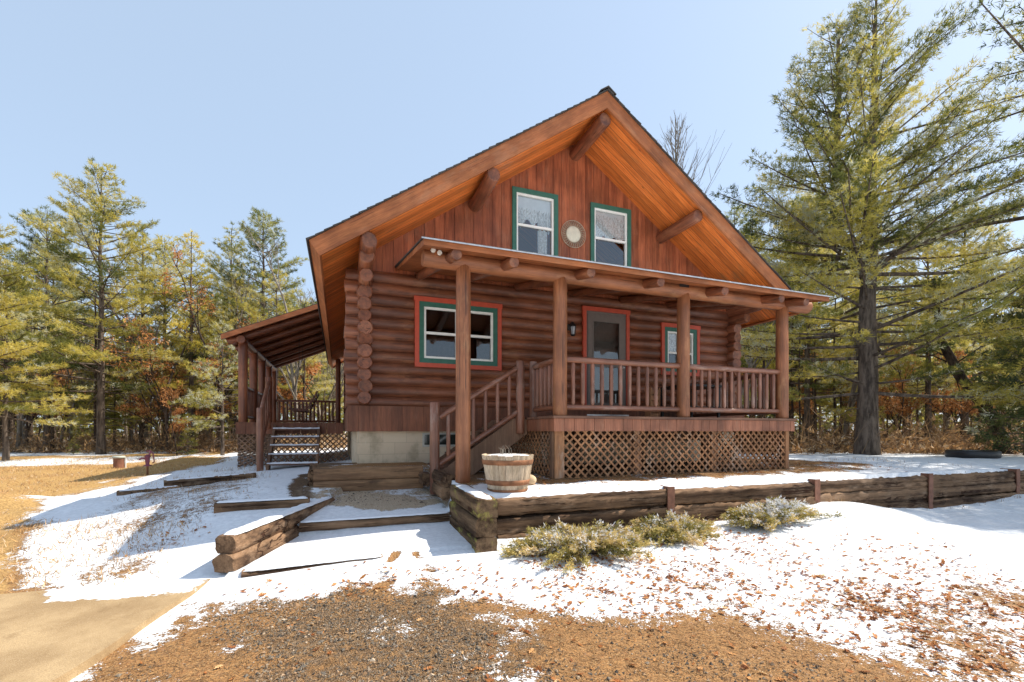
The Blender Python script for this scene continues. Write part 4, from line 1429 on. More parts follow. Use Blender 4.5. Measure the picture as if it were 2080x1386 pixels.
# low black tub right of the lawn
tx, ty = at(1975, 11.4)
tz = float(H(tx, ty))
t = thing('garden_tub', (tx, ty, tz), 'low round black tub with snow inside by the dark trees', 'tub')
f = MB(); f.lathe((tx, ty, tz - .02), [(.46, 0), (.50, .05), (.50, .17), (.47, .20), (.42, .19), (.40, .13), (.01, .12)], 28)
f.build('body', M['black'], t)
MB().lathe((tx, ty, tz), [(.41, .12), (.36, .155), (.2, .165), (.01, .16)], 24).build('snow_cover', M['snow'], t)


# ------------------------------------------------------------------ leaf, needle and twig clouds (numpy)
def unit(a): return a / (np.linalg.norm(a, axis=-1, keepdims=True) + 1e-9)


def blades(cen, dr, tint, nb, L, W, spread, rs, tj=.12, droop=0):
    """nb thin triangles per tuft"""
    n = len(cen)
    c_ = np.repeat(cen, nb, 0); d = np.repeat(dr, nb, 0)
    d = unit(d + spread * rs.normal(0, 1, d.shape) - np.array([0, 0, droop]))
    ln = L * rs.uniform(.65, 1.2, (n * nb, 1))
    p = unit(np.cross(d, rs.normal(0, 1, d.shape))) * (W / 2)
    c_ = c_ + rs.normal(0, L * .18, c_.shape)
    V = np.stack([c_ + p, c_ - p, c_ + d * ln], 1).reshape(-1, 3)
    T = np.repeat(np.clip(np.repeat(tint, nb) + rs.normal(0, tj, n * nb), 0, 1), 3)
    return V, T


def tri_mesh(name, V, T, mat):
    return raw_mesh(name, V, np.arange(len(V)), 3, mat, {'tint': T})


def pine(seed, Ht=11, cb=.18, Rm=2.4, nb=7, L=.17, W=.03, gap=.42, twin=False, lean=(0, 0), tint=.5, tdev=.2, frost=.06, dens=1.0,
         mat='needle', up=.5, trunk_r=None, barkm='bark', ragged=.35, irregular=1.0, droop=.1, sides=None, base_limbs=True, pexp=.75):
    rs = np.random.RandomState(seed)
    tr = MB()
    r0 = trunk_r or Ht * .013
    cen, dr, tn = [], [], []
    stems = [(0.0, 1.0, (0, 0))]
    if twin: stems = [(0.0, 1.0, (.01, 0)), (Ht * .36, .93, (-.055 * Ht, .03 * Ht))]
    for si, (z0, hf, off) in enumerate(stems):
        H1 = Ht * hf
        pts, rr = [], []
        for k in range(13):
            t = k / 12
            z = z0 + (H1 - z0) * t
            sw = min(1, t * 4) if si else t
            pts.append(Vector((lean[0] * (z / Ht) ** 1.3 + off[0] * sw + rs.normal(0, .012) * Ht * .12, lean[1] * (z / Ht) ** 1.3 + off[1] * sw + rs.normal(0, .012) * Ht * .12, z)))
            rr.append(max(.012, r0 * (1 - z / Ht * .97) ** .85 * (.8 if si else 1)) * (1.25 if k == 0 and not si else 1))
        if not si: pts[0] = Vector((0, 0, -.25))
        tr.tube(pts, rr, 9)
        zs = max(z0 + .3, Ht * cb)
        z = zs
        while z < H1 - .15:
            h = (z - Ht * cb) / (Ht * (1 - cb))
            hh = np.clip(h, 0, 1)
            prof = (1 - hh) ** pexp * (.55 + .45 * min(1, hh * 5 + .35)) + .05
            nl = rs.randint(3, 6)
            a0 = rs.uniform(0, 6.28)
            t = (z - z0) / (H1 - z0) * 12
            k = int(min(11, max(0, t)))
            o = pts[k].lerp(pts[k + 1], min(1, max(0, t - k)))
            for q in range(nl):
                az = a0 + q * 6.283 / nl + rs.normal(0, .3)
                ln = Rm * prof * rs.uniform(1 - .75 * ragged, 1 + ragged) * (1 if rs.rand() > .1 * irregular else rs.uniform(.3, .6))
                if twin and not si and off: pass
                if ln < .12: ln = .12
                el = -.02 + up * (hh ** 1.1) * 1.35 + rs.normal(0, .17)
                if sides is not None:
                    ln *= sides(az, hh)
                hd = np.array([math.cos(az), math.sin(az)])
                ns = 6
                P = []
                cv = rs.uniform(.0, .16)
                for s in range(ns):
                    u = s / (ns - 1)
                    P.append(np.array([o.x + hd[0] * ln * u * math.cos(el), o.y + hd[1] * ln * u * math.cos(el), o.z + ln * u * math.sin(el) + cv * ln * (u * u - .35 * u)]))
                tr.tube(P, [max(.006, (.011 * ln + .006) * (1 - .8 * s / (ns - 1))) for s in range(ns)], 5, False)
                # side branchlets carry the tufts
                nbn = max(2, int(ln / .16 * dens))
                tl = float(np.clip(rs.normal(tint, tdev), 0, .86))
                sgn = 1
                for b in range(nbn):
                    u = (.22 if hh > .75 else .36) + (.78 if hh > .75 else .64) * (b + rs.rand()) / nbn
                    f_ = u * (ns - 1); i0 = min(ns - 2, int(f_))
                    p = P[i0] + (P[i0 + 1] - P[i0]) * (f_ - i0)
                    dl = unit(P[i0 + 1] - P[i0])
                    sd_ = np.array([-hd[1], hd[0], 0]) * sgn
                    sgn = -sgn
                    bd = unit(dl * rs.uniform(.5, 1) + sd_ * rs.uniform(.4, 1.1) + np.array([0, 0, rs.uniform(-.05, .4)]))
                    bl = (.2 + .42 * ln * (1 - u) ** .8) * rs.uniform(.5, 1.1)
                    bl = min(bl, .9)
                    m_ = max(1, int(bl / .15))
                    for s in range(m_):
                        w_ = (s + .7) / m_
                        cen.append(p + bd * bl * w_ + rs.normal(0, .02, 3)); dr.append(bd + np.array([0, 0, .15]))
                        fz_ = rs.rand() < frost
                        tn.append(rs.uniform(.93, 1) if fz_ else tl + rs.normal(0, .07))
                cen.append(P[-1]); dr.append(unit(P[-1] - P[-2])); tn.append(tl)
            z += gap * rs.uniform(.6, 1.3) * (1 - .45 * hh)
        cen.append(np.array(pts[-1])); dr.append(np.array([0, 0, 1.0])); tn.append(tint)
    if base_limbs:
        for _ in range(int(6 + cb * 20)):           # dead limbs under the crown
            z = rs.uniform(.06, max(cb, .12)) * Ht
            az = rs.uniform(0, 6.28); ln = rs.uniform(.3, .45 * Rm + .3)
            x0, y0 = lean[0] * (z / Ht) ** 1.3, lean[1] * (z / Ht) ** 1.3
            tr.tube([(x0, y0, z), (x0 + math.cos(az) * ln * .5, y0 + math.sin(az) * ln * .5, z + rs.uniform(-.1, .1)), (x0 + math.cos(az) * ln, y0 + math.sin(az) * ln, z + rs.uniform(-.35, .1))], [.018, .012, .004], 4, False)
    V, T = blades(np.array(cen), np.array(dr), np.array(tn), nb, L, W, .78, rs, .06, droop)
    me = tri_mesh('pine_crown', V, T, M[mat])
    tm_ = bpy.data.meshes.new('pine_trunk')
    tm_.from_pydata(tr.v, [], tr.f); tm_.polygons.foreach_set('use_smooth', tr.sm); tm_.materials.append(M[barkm]); tm_.update()
    return tm_, me


def broadleaf(seed, Ht=9, leaves=0, spread=.5, r0=None, barkm='bark_grey', depth=5, cb=.3, leafL=.13, twig_r=.006, mat='oakleaf', tint=.5):
    rs = np.random.RandomState(seed)
    tr = MB()
    r0 = r0 or Ht * .011
    cen, dr = [], []

    def grow(p, d, ln, r, lev):
        n = 4
        pts = [p]
        q = p.copy(); dd = d.copy()
        for k in range(n):
            dd = unit(dd + rs.normal(0, .10 + .03 * lev, 3) + np.array([0, 0, .06]))
            q = q + dd * ln / n
            pts.append(q)
        tr.tube(pts, [max(twig_r, r * (1 - .45 * k / n)) for k in range(n + 1)], 7 if lev == 0 else (5 if lev < 3 else 3), False)
        if lev >= depth - 2 and leaves:
            for k in range(1, n + 1):
                for _ in range(leaves): cen.append(pts[k] + rs.normal(0, .09, 3)); dr.append(rs.normal(0, 1, 3) + np.array([0, 0, -.5]))
        if lev >= depth - 1: return
        nc = rs.randint(2, 4) if lev else rs.randint(5, 8)
        for c_ in range(nc):
            t = rs.uniform(cb if lev == 0 else .35, 1)
            f_ = t * n; i0 = min(n - 1, int(f_))
            o = pts[i0] + (pts[i0 + 1] - pts[i0]) * (f_ - i0)
            a = rs.normal(0, 1, 3); a[2] *= .4
            nd = unit(dd * (1 - spread * .4) + unit(a) * spread + np.array([0, 0, .25]))
            grow(o, nd, ln * rs.uniform(.42, .68) * (1 if lev else 1 - .45 * t), r * rs.uniform(.45, .62), lev + 1)
        if lev < 2: grow(pts[-1], dd, ln * .55, r * .55, lev + 1)

    grow(np.array([0, 0, -.2]), np.array([rs.normal(0, .04), rs.normal(0, .04), 1.0]), Ht * .62, r0, 0)
    tm_ = bpy.data.meshes.new('bare_trunk')
    tm_.from_pydata(tr.v, [], tr.f); tm_.polygons.foreach_set('use_smooth', tr.sm); tm_.materials.append(M[barkm]); tm_.update()
    me = None
    if leaves and cen:
        cen = np.array(cen); dr = unit(np.array(dr))
        tn = np.clip(rs.normal(tint, .2, len(cen)), 0, 1)
        V, T = blades(cen, dr, tn, 1, leafL, leafL * .6, .3, rs, .05)
        me = tri_mesh('leaf_crown', V, T, M[mat])
    return tm_, me


def plant_tree(name, meshes, x, y, label, group=None, s=1, rot=None, z=None, sz=None):
    o = thing(name, (x, y, (float(H(x, y)) if z is None else z)), label, 'tree', group)
    o.rotation_euler.z = R.uniform(0, 6.28) if rot is None else rot
    o.scale = (s, s, sz or s)
    for nm, me in zip(('trunk', 'crown'), meshes):
        if me is None: continue
        c_ = bpy.data.objects.new(nm, me); C.objects.link(c_); c_.parent = o
    return o

# ------------------------------------------------------------------ trees that stand out
def T_at(px, d, name, meshes, label, group=None, s=1, rot=None, sz=None):
    x, y = at(px, d)
    return plant_tree(name, meshes, x, y, label, group, s, rot, None, sz)


# in a tree's own space +x points to the right of the picture when rot = -YAW
big = pine(101, 13.7, .13, 4.0, 12, .14, .018, .38, True, (.30, 0), .50, .26, .12, 1.35, trunk_r=.28, pexp=.85, ragged=.45, up=.55, irregular=1.6,
           sides=lambda a, h: 1.15 if math.cos(a) > .2 and h < .75 else (1.0 if h < .45 else .9))
T_at(1760, 13.4, 'white_pine', big, 'tallest white pine right of the cabin, two stems above a thick bare trunk', rot=-YAW)
pA = pine(201, 11.8, .22, 3.3, 13, .16, .022, .42, dens=1.3, tint=.6, tdev=.24, frost=.05, ragged=.45, irregular=1.5)
pB = pine(202, 10.6, .26, 2.8, 13, .16, .022, .42, dens=1.3, tint=.52, tdev=.24, frost=.08, mat='needle_blue', ragged=.4)
pC = pine(203, 9.0, .28, 2.2, 13, .155, .022, .38, dens=1.3, tint=.65, tdev=.24, frost=.05, ragged=.5)
pD = pine(204, 7.0, .22, 2.2, 13, .15, .021, .34, tint=.6, frost=.05, ragged=.35)
pA2 = pine(211, 11.2, .25, 2.6, 13, .16, .022, .44, tint=.5, tdev=.25, frost=.08, ragged=.6, irregular=3)
pC2 = pine(213, 8.4, .34, 2.4, 13, .155, .022, .42, tint=.68, tdev=.22, frost=.04, ragged=.6, irregular=3, up=.6)
pD2 = pine(214, 6.2, .26, 1.7, 13, .15, .021, .36, tint=.5, tdev=.25, frost=.12, ragged=.55, irregular=2.5)
pE = pine(205, 4.6, .04, 1.5, 9, .15, .026, .30, tint=.42, frost=.04, ragged=.3, trunk_r=.06)
pH = pine(215, 4.8, .05, 1.25, 10, .14, .026, .24, tint=.2, tdev=.15, frost=.05, ragged=.35, trunk_r=.07, mat='needle_blue')
pF = pine(206, 9.6, .30, 1.6, 13, .155, .022, .36, tint=.75, mat='needle_gold', frost=.02, ragged=.5)
pG = pine(207, 8.5, .05, 1.0, 13, .14, .022, .22, tint=.2, frost=.02, ragged=.2, mat='needle_blue', up=.2)
pFr = pine(208, 6.2, .22, 1.8, 13, .15, .022, .34, tint=.62, frost=.4, ragged=.4)
oA = broadleaf(301, 8.0, 2, .6, barkm='bark_dark', cb=.3)
oB = broadleaf(302, 5.2, 3, .65, barkm='bark_dark', cb=.2, tint=.6)
dA = broadleaf(303, 10.5, 0, .42, barkm='bark_grey', depth=6, cb=.35)
dB = broadleaf(304, 9.0, 0, .5, barkm='bark_grey', depth=6, cb=.3)
bt = MB(); rb_ = random.Random(5)
bt.tube([(0, 0, -.2), (.1, 0, 4), (.0, .1, 8), (.15, .05, 11), (.12, 0, 13.2)], [.13, .11, .075, .04, .01], 7)
for k in range(70):
    z = rb_.uniform(7.2, 12.9); az = rb_.uniform(0, 6.28); L_ = (13.6 - z) * rb_.uniform(.35, .6)
    o_ = Vector((.08, .04, z)); d_ = Vector((math.cos(az) * .55, math.sin(az) * .55, rb_.uniform(.7, 1.1))).normalized()
    m1 = o_ + d_ * L_ * .5; e1 = m1 + (d_ + Vector((0, 0, .25))).normalized() * L_ * .5
    bt.tube([o_, m1, e1], [.016, .010, .005], 4, False)
    for q_ in range(5):
        w_ = rb_.uniform(.3, .95); p_ = o_.lerp(m1, w_ * 2) if w_ < .5 else m1.lerp(e1, w_ * 2 - 1)
        dv = (d_ + Vector((rb_.gauss(0, .4), rb_.gauss(0, .4), rb_.uniform(0, .4)))).normalized() * L_ * rb_.uniform(.2, .45)
        bt.tube([p_, p_ + dv * .5, p_ + dv + Vector((0, 0, .03))], [.008, .006, .004], 3, False)
bm_ = bpy.data.meshes.new('birch_trunk'); bm_.from_pydata(bt.v, [], bt.f); bm_.materials.append(M['bark_grey']); bm_.update()
birch = (bm_, None)
snag = MB(); snag.tube([(0, 0, -.2), (.04, .02, 2), (-.05, .05, 5), (.05, 0, 8.5)], [.085, .07, .055, .03], 8)
snagm = bpy.data.meshes.new('pole_trunk'); snagm.from_pydata(snag.v, [], snag.f); snagm.materials.append(M['bark_dark']); snagm.polygons.foreach_set('use_smooth', snag.sm); snagm.update()

T_at(205, 19.5, 'white_pine', pA, 'tall broad white pine left of the lawn, dark bare trunk below', s=1.02)
T_at(95, 21, 'white_pine', pB, 'ragged grey green pine standing close left of the broad white pine', s=1.03)
T_at(388, 22.5, 'white_pine', pF, 'narrow pine with golden yellow foliage beyond the hand pump', s=1.10)
T_at(535, 25, 'white_pine', pB, 'blue green pine rising behind the side porch roof', s=1.20)
T_at(452, 17.8, 'white_pine', pFr, 'frosted pine arching beside the side porch post', s=.82)
T_at(12, 15.5, 'white_pine', pD, 'bushy pine at the left edge of the lawn', s=.95)
T_at(-90, 14.5, 'white_pine', pA, 'pine partly cut off at the far left edge', s=.75)
T_at(345, 20.5, 'oak_sapling', oA, 'young oak holding rust brown leaves behind the hand pump', s=.9)
T_at(590, 24, 'bare_tree', dA, 'bare grey tree close behind the side porch roof', s=.9)
T_at(620, 22, 'oak_sapling', oB, 'leafy brown oak sapling seen through the side porch railing')
T_at(655, 27, 'bare_tree', dB, 'bare tree half hidden behind the side porch and the eave', s=.95)
T_at(290, 24, 'white_pine', pA2, 'uneven pine filling the skyline right of the broad white pine', s=1.02)
T_at(335, 26, 'white_pine', pC2, 'open crowned pine behind the hand pump, left of the golden pine', s=1.38)
T_at(470, 27, 'white_pine', pA2, 'grey olive pine rising between the golden pine and the side porch roof', s=1.12)
T_at(480, 23.5, 'white_pine', pC, 'yellow green pine between the golden pine and the side porch', s=.98)
T_at(562, 21.5, 'white_pine', pC, 'pine leaning over the top of the side porch roof', s=.92)
T_at(300, 22.5, 'bare_tree', dB, 'bare twiggy tree right of the broad white pine', s=.95)
T_at(440, 21.5, 'oak_sapling', oA, 'tall oak with orange leaves left of the side porch', s=.95)
T_at(610, 20.6, 'bare_tree', dB, 'pale bare tree whose twigs meet the eave above the side porch', s=.95)
T_at(360, 18.4, 'oak_sapling', oB, 'small rust leaved oak at the lawn edge beside a dark trunk', s=.45)
T_at(382, 18.1, 'pine_sapling', pE, 'little green pine sapling at the lawn edge', s=.26)
T_at(150, 18.7, 'pine_sapling', pE, 'low frosty pine seedling left of the well pipe', s=.16)
T_at(1375, 20, 'birch', birch, 'slender bare birch top showing above the right roof slope', s=1.08)
T_at(1492, 26, 'white_pine', pB, 'pine tip peeking over the right roof slope', s=1.24)
T_at(1528, 22, 'spruce', pG, 'narrow dark spruce right of the roof edge', s=1.28)
T_at(2125, 11.6, 'white_pine', pH, 'dense dark pine at the right edge behind the tub', s=1.15)
T_at(2085, 13.0, 'white_pine', pH, 'second dark pine tucked behind the one at the right edge', s=.95)
T_at(2150, 11.5, 'white_pine', pD, 'pine beyond the right edge beside the dense dark one', s=.8)
over = pine(401, 15, .30, 4.8, 8, .16, .024, .62, tint=.36, frost=.14, ragged=.5, irregular=2, dens=.75, trunk_r=.22)
T_at(2245, 12.2, 'white_pine', over, 'big pine out of frame right reaching long limbs into the sky', rot=.4)
T_at(2480, 9.3, 'white_pine', pC, 'slim pine out of frame right shading the snow by the timber wall', s=1.15)
T_at(2650, 9.0, 'white_pine', pB, 'ragged pine out of frame right, behind the slim one', s=1.0)
T_at(1885, 17, 'white_pine', pC, 'slim pine right of the thick trunk, orange dead bark', s=.95)
T_at(1640, 19, 'white_pine', pA, 'broad pine between porch corner and tallest pine', s=.86)
T_at(1960, 19, 'white_pine', pA, 'wide pine behind the leaning trunk', s=.85)
lt = MB(); lt.tube([(.9, 0, -.2), (.55, 0, .8), (.2, 0, 1.4), (-.35, .1, 2.2), (-.9, .2, 3.4), (-1.1, .2, 5.2)], [.17, .16, .15, .13, .1, .05], 9)
for k in range(10):
    z = R.uniform(1.5, 5); a = R.uniform(0, 6.28)
    x = -.35 - .3 * (z - 2); lt.tube([(x, .1, z), (x + math.cos(a) * .6, .1 + math.sin(a) * .6, z + .4), (x + math.cos(a) * 1.1, .1 + math.sin(a), z + .5)], [.025, .015, .005], 4, False)
ltm = bpy.data.meshes.new('leaning_trunk'); ltm.from_pydata(lt.v, [], lt.f); ltm.materials.append(M['bark_dark']); ltm.polygons.foreach_set('use_smooth', lt.sm); ltm.update()
T_at(1985, 13.6, 'leaning_tree', (ltm, None), 'crooked leaning trunk right of the thick pine', rot=-YAW)
T_at(1820, 16, 'oak_sapling', oB, 'brown leaved sapling between the trunks right of the thick pine', s=.6)

# ------------------------------------------------------------------ the woods behind, tree by tree
kinds_ = {'pine': ('white_pine', [pA, pA2, pB, pC, pC2, pD, pD2]), 'oak': ('oak_sapling', [oA, oB]), 'bare': ('bare_tree', [dA, dB]), 'pole': ('pole_tree', [(snagm, None)])}
used = []


def woods(n, pxs, ds, mix, where, seed, smin=.65, smax=1.0):
    rr = random.Random(seed)
    k = 0; tries = 0
    while k < n and tries < n * 30:
        tries += 1
        px = rr.uniform(*pxs); d = rr.uniform(*ds)
        x, y = at(px, d)
        if -3.6 < x < 10.5 and y < 22: continue
        if any((x - a) ** 2 + (y - b) ** 2 < .7 for a, b in used): continue
        used.append((x, y))
        kd = rr.choices(list(mix), list(mix.values()))[0]
        nm, ms = kinds_[kd]
        lab = {'pine': 'white pine among many in the woods ', 'oak': 'small oak with dry brown leaves in the woods ', 'bare': 'leafless grey tree in the woods ', 'pole': 'straight dark bare pole trunk in the woods '}[kd] + where
        plant_tree(nm, rr.choice(ms), x, y, lab, {'pine': 'pines ', 'oak': 'dry oaks ', 'bare': 'bare trees ', 'pole': 'pole trunks '}[kd] + where, rr.uniform(smin, smax), rr.uniform(0, 6.28))
        k += 1


LW, RW = 'behind the left lawn', 'behind the right of the cabin'
woods(56, (-150, 660), (20.5, 26), dict(pine=.34, oak=.36, bare=.2, pole=.55), LW, 1, .5, .85)
woods(60, (-200, 720), (26, 42), dict(pine=.62, oak=.22, bare=.25, pole=.12), LW, 2, .85, 1.15)
woods(40, (1480, 2130), (16.5, 23), dict(pine=.38, oak=.22, bare=.15, pole=.55), RW, 3, .45, .8)
woods(46, (1420, 2200), (23, 40), dict(pine=.6, oak=.2, bare=.25, pole=.25), RW, 4, .75, 1.1)

# far wood: reads as one mass through the trunks
rs = np.random.RandomState(9)
cc, dd_, tt_ = [], [], []
for (p0, p1, n_) in ((-500, 760, 9000), (1380, 2700, 9000)):
    for _ in range(n_):
        px = rs.uniform(p0, p1); d = rs.uniform(44, 62)
        x, y = at(px, d); z = .3 + 13 * rs.rand() ** 1.25
        cc.append((x, y, z)); dd_.append(rs.normal(0, 1, 3)); tt_.append(np.clip(.3 + .04 * z + rs.normal(0, .15), 0, .85))
V, T = blades(np.array(cc), np.array(dd_), np.array(tt_), 3, .7, .34, .5, rs, .1)
kind(link('far_woods', tri_mesh('far_woods', V, T, M['needle'])), 'stuff')

# underbrush: dry stems and leaves on the forest floor
cc, dd_, tt_ = [], [], []
sticks = MB()
for (p0, p1, d0, d1, n_) in ((-150, 700, 19.6, 36, 5200), (1500, 2250, 13.5, 32, 5200)):
    for _ in range(n_):
        px = rs.uniform(p0, p1); d = d0 + (d1 - d0) * rs.rand() ** 1.4
        x, y = at(px, d)
        if -3 < x < 9.5 and y < 20: continue
        z = float(.5 if px < 800 else .75)
        hh = rs.gamma(1.3, .26)
        cc.append((x, y, z + hh * rs.rand())); dd_.append((rs.normal(0, .6), rs.normal(0, .6), 1 if rs.rand() < .5 else -.2)); tt_.append(rs.uniform(0, 1) ** 1.2)
V, T = blades(np.array(cc), np.array(dd_), np.array(tt_), 5, .17, .05, .6, rs, .15)
V2, T2 = blades(np.array(cc)[::2], np.array(dd_)[::2], np.clip(np.array(tt_)[::2] * .4 + .1, 0, 1), 2, 1.2, .018, .35, rs, .1)
kind(link('undergrowth', tri_mesh('undergrowth', np.concatenate([V, V2]), np.concatenate([T, T2]), M['brush'])), 'stuff')

# ------------------------------------------------------------------ junipers
def juniper(seed, cx, cy_, rx, ry, h, label, snow=.2, n=420):
    rs = np.random.RandomState(seed)
    z0 = float(H(cx, cy_)) - .02
    t = thing('juniper_bush', (cx, cy_, z0), label, 'bush', 'creeping junipers')
    st = MB(); cen, dr, tn = [], [], []
    for k in range(n // 7):
        a = rs.uniform(0, 6.28); u = rs.uniform(.25, 1) ** .7
        u = u * (1 if rs.rand() > .14 else rs.uniform(1.1, 1.45))
        ex, ey = math.cos(a) * rx * u, math.sin(a) * ry * u
        ez = h * max(.12, 1 - .75 * u ** 2) * rs.uniform(.45, 1.15) + .03
        ey = min(ey, 4.86 - cy_)
        gz = float(H(cx + ex, cy_ + ey)) - z0
        o = np.array([ex * .15, ey * .15, .03])
        mid = np.array([ex * .55, ey * .55, max(ez * .8, gz + .03)]); e = np.array([ex, ey, max(ez, gz + .02)])
        st.tube([o, mid, e], [.009, .006, .003], 4, False)
        tl = rs.uniform(.12, .88)
        for j in range(34):
            w_ = rs.uniform(.25, 1.06)
            p = (mid + (e - mid) * (w_ - .5) * 2) if w_ > .5 else o + (mid - o) * w_ * 2
            d_ = unit(e - mid + rs.normal(0, .05, 3)) * 1.2 + rs.normal(0, .4, 3) + np.array([0, 0, .08])
            for q in range(3):
                cen.append(p + unit(d_) * .028 * q + rs.normal(0, .012, 3)); dr.append(d_)
                inner = (1 - u) > .35
                tn.append(rs.uniform(.92, 1) if rs.rand() < snow * (2.6 if inner else .5) else np.clip(tl + rs.normal(0, .12), 0, .88))
    V, T = blades(np.array(cen), np.array(dr), np.array(tn), 4, .036, .0095, .5, rs, .04)
    o = link('foliage', tri_mesh('juniper_foliage', V, T, M['juniper'])); o.parent = t
    me = bpy.data.meshes.new('juniper_stems'); me.from_pydata(st.v, [], st.f); me.materials.append(M['bark_dark']); me.update()
    o = link('stems', me); o.parent = t


juniper(1, 2.40, 4.34, .82, .56, .27, 'largest creeping juniper in front of the timber wall, leaves around it', .10, 760)
juniper(2, 3.75, 4.56, .64, .36, .24, 'middle creeping juniper between the largest one and the snowiest one', .12, 460)
juniper(3, 5.33, 4.52, .72, .38, .31, 'snowiest creeping juniper, right of the other two before the wall', .26, 520)


# ------------------------------------------------------------------ litter on the ground
def poly_sample(poly, n, rs):
    P = np.array(poly); lo, hi = P.min(0), P.max(0)
    out = []
    while len(out) < n:
        q = rs.uniform(lo, hi, (n * 2, 2))
        out += list(q[sdist(q[:, 0], q[:, 1], poly) > 0])
    return np.array(out[:n])


def clumped(poly, n, k, sd_, rs, frac=.6):
    c_ = poly_sample(poly, k, rs)
    a = c_[rs.randint(0, k, int(n * frac))] + rs.normal(0, 1, (int(n * frac), 2)) * sd_ * rs.uniform(.3, 1.4, (int(n * frac), 1))
    return np.concatenate([a, poly_sample(poly, n - int(n * frac), rs)])


rs = np.random.RandomState(21)
pl = lambda *p: plan(p)
pts = np.concatenate([
    clumped(pl((1060, 1120), (1420, 1080), (1900, 1110), (2200, 1180), (2250, 1420), (1900, 1360), (1500, 1250), (1080, 1240)), 2400, 110, .13, rs, .8),
    clumped(pl((450, 1210), (700, 1150), (1040, 1150), (1080, 1240), (850, 1195), (640, 1215)), 260, 40, .12, rs, .6),
    clumped(pl((1060, 1130), (1300, 1120), (1500, 1150), (1560, 1240), (1300, 1260), (1100, 1240)), 850, 46, .13, rs, .72),
    clumped(pl((1420, 1080), (1700, 1060), (1900, 1100), (2150, 1180), (2150, 1260), (1600, 1260), (1450, 1160)), 700, 50, .16, rs, .6),
    clumped(pl((1680, 1180), (1800, 1170), (1960, 1195), (1940, 1240), (1760, 1250)), 520, 22, .16, rs, .85),
    clumped(pl((1800, 1230), (2200, 1160), (2300, 1400), (1850, 1360)), 620, 50, .2, rs, .6),
    clumped(pl((1050, 1240), (1500, 1240), (1900, 1360), (1900, 1420), (900, 1420)), 200, 30, .2, rs, .5),
    clumped(pl((180, 1380), (430, 1230), (700, 1200), (900, 1190), (1000, 1380)), 40, 12, .15, rs, .4),
    clumped(pl((640, 1160), (950, 1140), (1060, 1160), (1060, 1220), (700, 1190)), 60, 12, .2, rs, .3),
    clumped([(2.2, 5.5), (7.5, 5.45), (9.8, 5.6), (9.6, 7.2), (7.5, 6.1), (2.2, 6.0)], 900, 40, .3, rs, .5),
    clumped(pl((250, 1140), (420, 1080), (440, 1060), (300, 1100)), 60, 8, .15, rs, .6),
    clumped(pl((1050, 1060), (1110, 1100), (1100, 1150), (1040, 1120)), 40, 6, .1, rs, .6),
])
pts = pts[(snow_at(pts[:, 0], pts[:, 1]) < .97)]
n_ = len(pts)
lz = H(pts[:, 0], pts[:, 1]) + .004
shape = np.array([(0, -.5), (.10, -.34), (.22, -.30), (.13, -.16), (.34, -.02), (.16, .06), (.30, .24), (.12, .24), (.0, .52), (-.12, .26), (-.28, .22), (-.15, .06), (-.36, 0), (-.13, -.15), (-.20, -.32), (-.09, -.34)])
ns = len(shape)
ang = rs.uniform(0, 6.28, n_); sz = np.where(rs.rand(n_) < .55, rs.uniform(.012, .03, n_), rs.uniform(.026, .062, n_)); curl = rs.normal(0, .4, n_); tx_ = rs.normal(0, .22, n_); ty_ = rs.normal(0, .22, n_)
sx = shape[None, :, 0] * sz[:, None]; sy = shape[None, :, 1] * sz[:, None] * 1.15
zz = curl[:, None] * (sx ** 2 + .5 * sy ** 2) / sz[:, None] * 2.2 + sx * tx_[:, None] + sy * ty_[:, None]
zz = zz - zz.min(1, keepdims=True)
X_ = pts[:, :1] + sx * np.cos(ang)[:, None] - sy * np.sin(ang)[:, None]; Y_ = pts[:, 1:] + sx * np.sin(ang)[:, None] + sy * np.cos(ang)[:, None]
Vl = np.stack([X_, Y_, lz[:, None] + zz], -1)
cenv = np.stack([pts[:, 0], pts[:, 1], lz + zz.mean(1) * .4], -1)[:, None]
Vall = np.concatenate([cenv, Vl], 1).reshape(-1, 3)
idx = np.arange(n_)[:, None, None] * (ns + 1)
tri = np.array([(0, 1 + i, 1 + (i + 1) % ns) for i in range(ns)])[None]
tint = np.repeat(np.clip(rs.normal(.45, .24, n_), 0, 1), ns + 1)
kind(link('fallen_leaves', raw_mesh('fallen_leaves', Vall, (idx + tri).ravel(), 3, M['litter_leaf'], {'tint': tint})), 'stuff')

# pine-needle and twig litter
pn = np.concatenate([poly_sample(pl((60, 1420), (430, 1230), (850, 1185), (1050, 1240), (1300, 1265), (1560, 1265), (1930, 1400), (1930, 1500), (60, 1500)), 14000, rs),
                     poly_sample([(1.6, 5.5), (9.6, 5.5), (9.6, 7.2), (7.6, 6.3), (1.6, 6.4)], 3500, rs),
                     poly_sample(pl((1040, 1170), (1300, 1130), (2000, 1190), (2080, 1380), (1500, 1260)), 2500, rs)])
pn = pn[snow_at(pn[:, 0], pn[:, 1]) < rs.uniform(.3, .62, len(pn))]
d_ = rs.normal(0, 1, (len(pn), 3)); d_[:, 2] = np.abs(d_[:, 2]) * .12
V, T = blades(np.concatenate([pn, (H(pn[:, 0], pn[:, 1]) + .006)[:, None]], 1), unit(d_), np.clip(rs.normal(.5, .25, len(pn)), 0, 1), 1, .065, .004, .05, rs, .02)
V[:, 2] = np.maximum(V[:, 2], H(V[:, 0], V[:, 1]) + .003)
kind(link('needle_litter', tri_mesh('needle_litter', V, T * .75, M['brush'])), 'stuff')

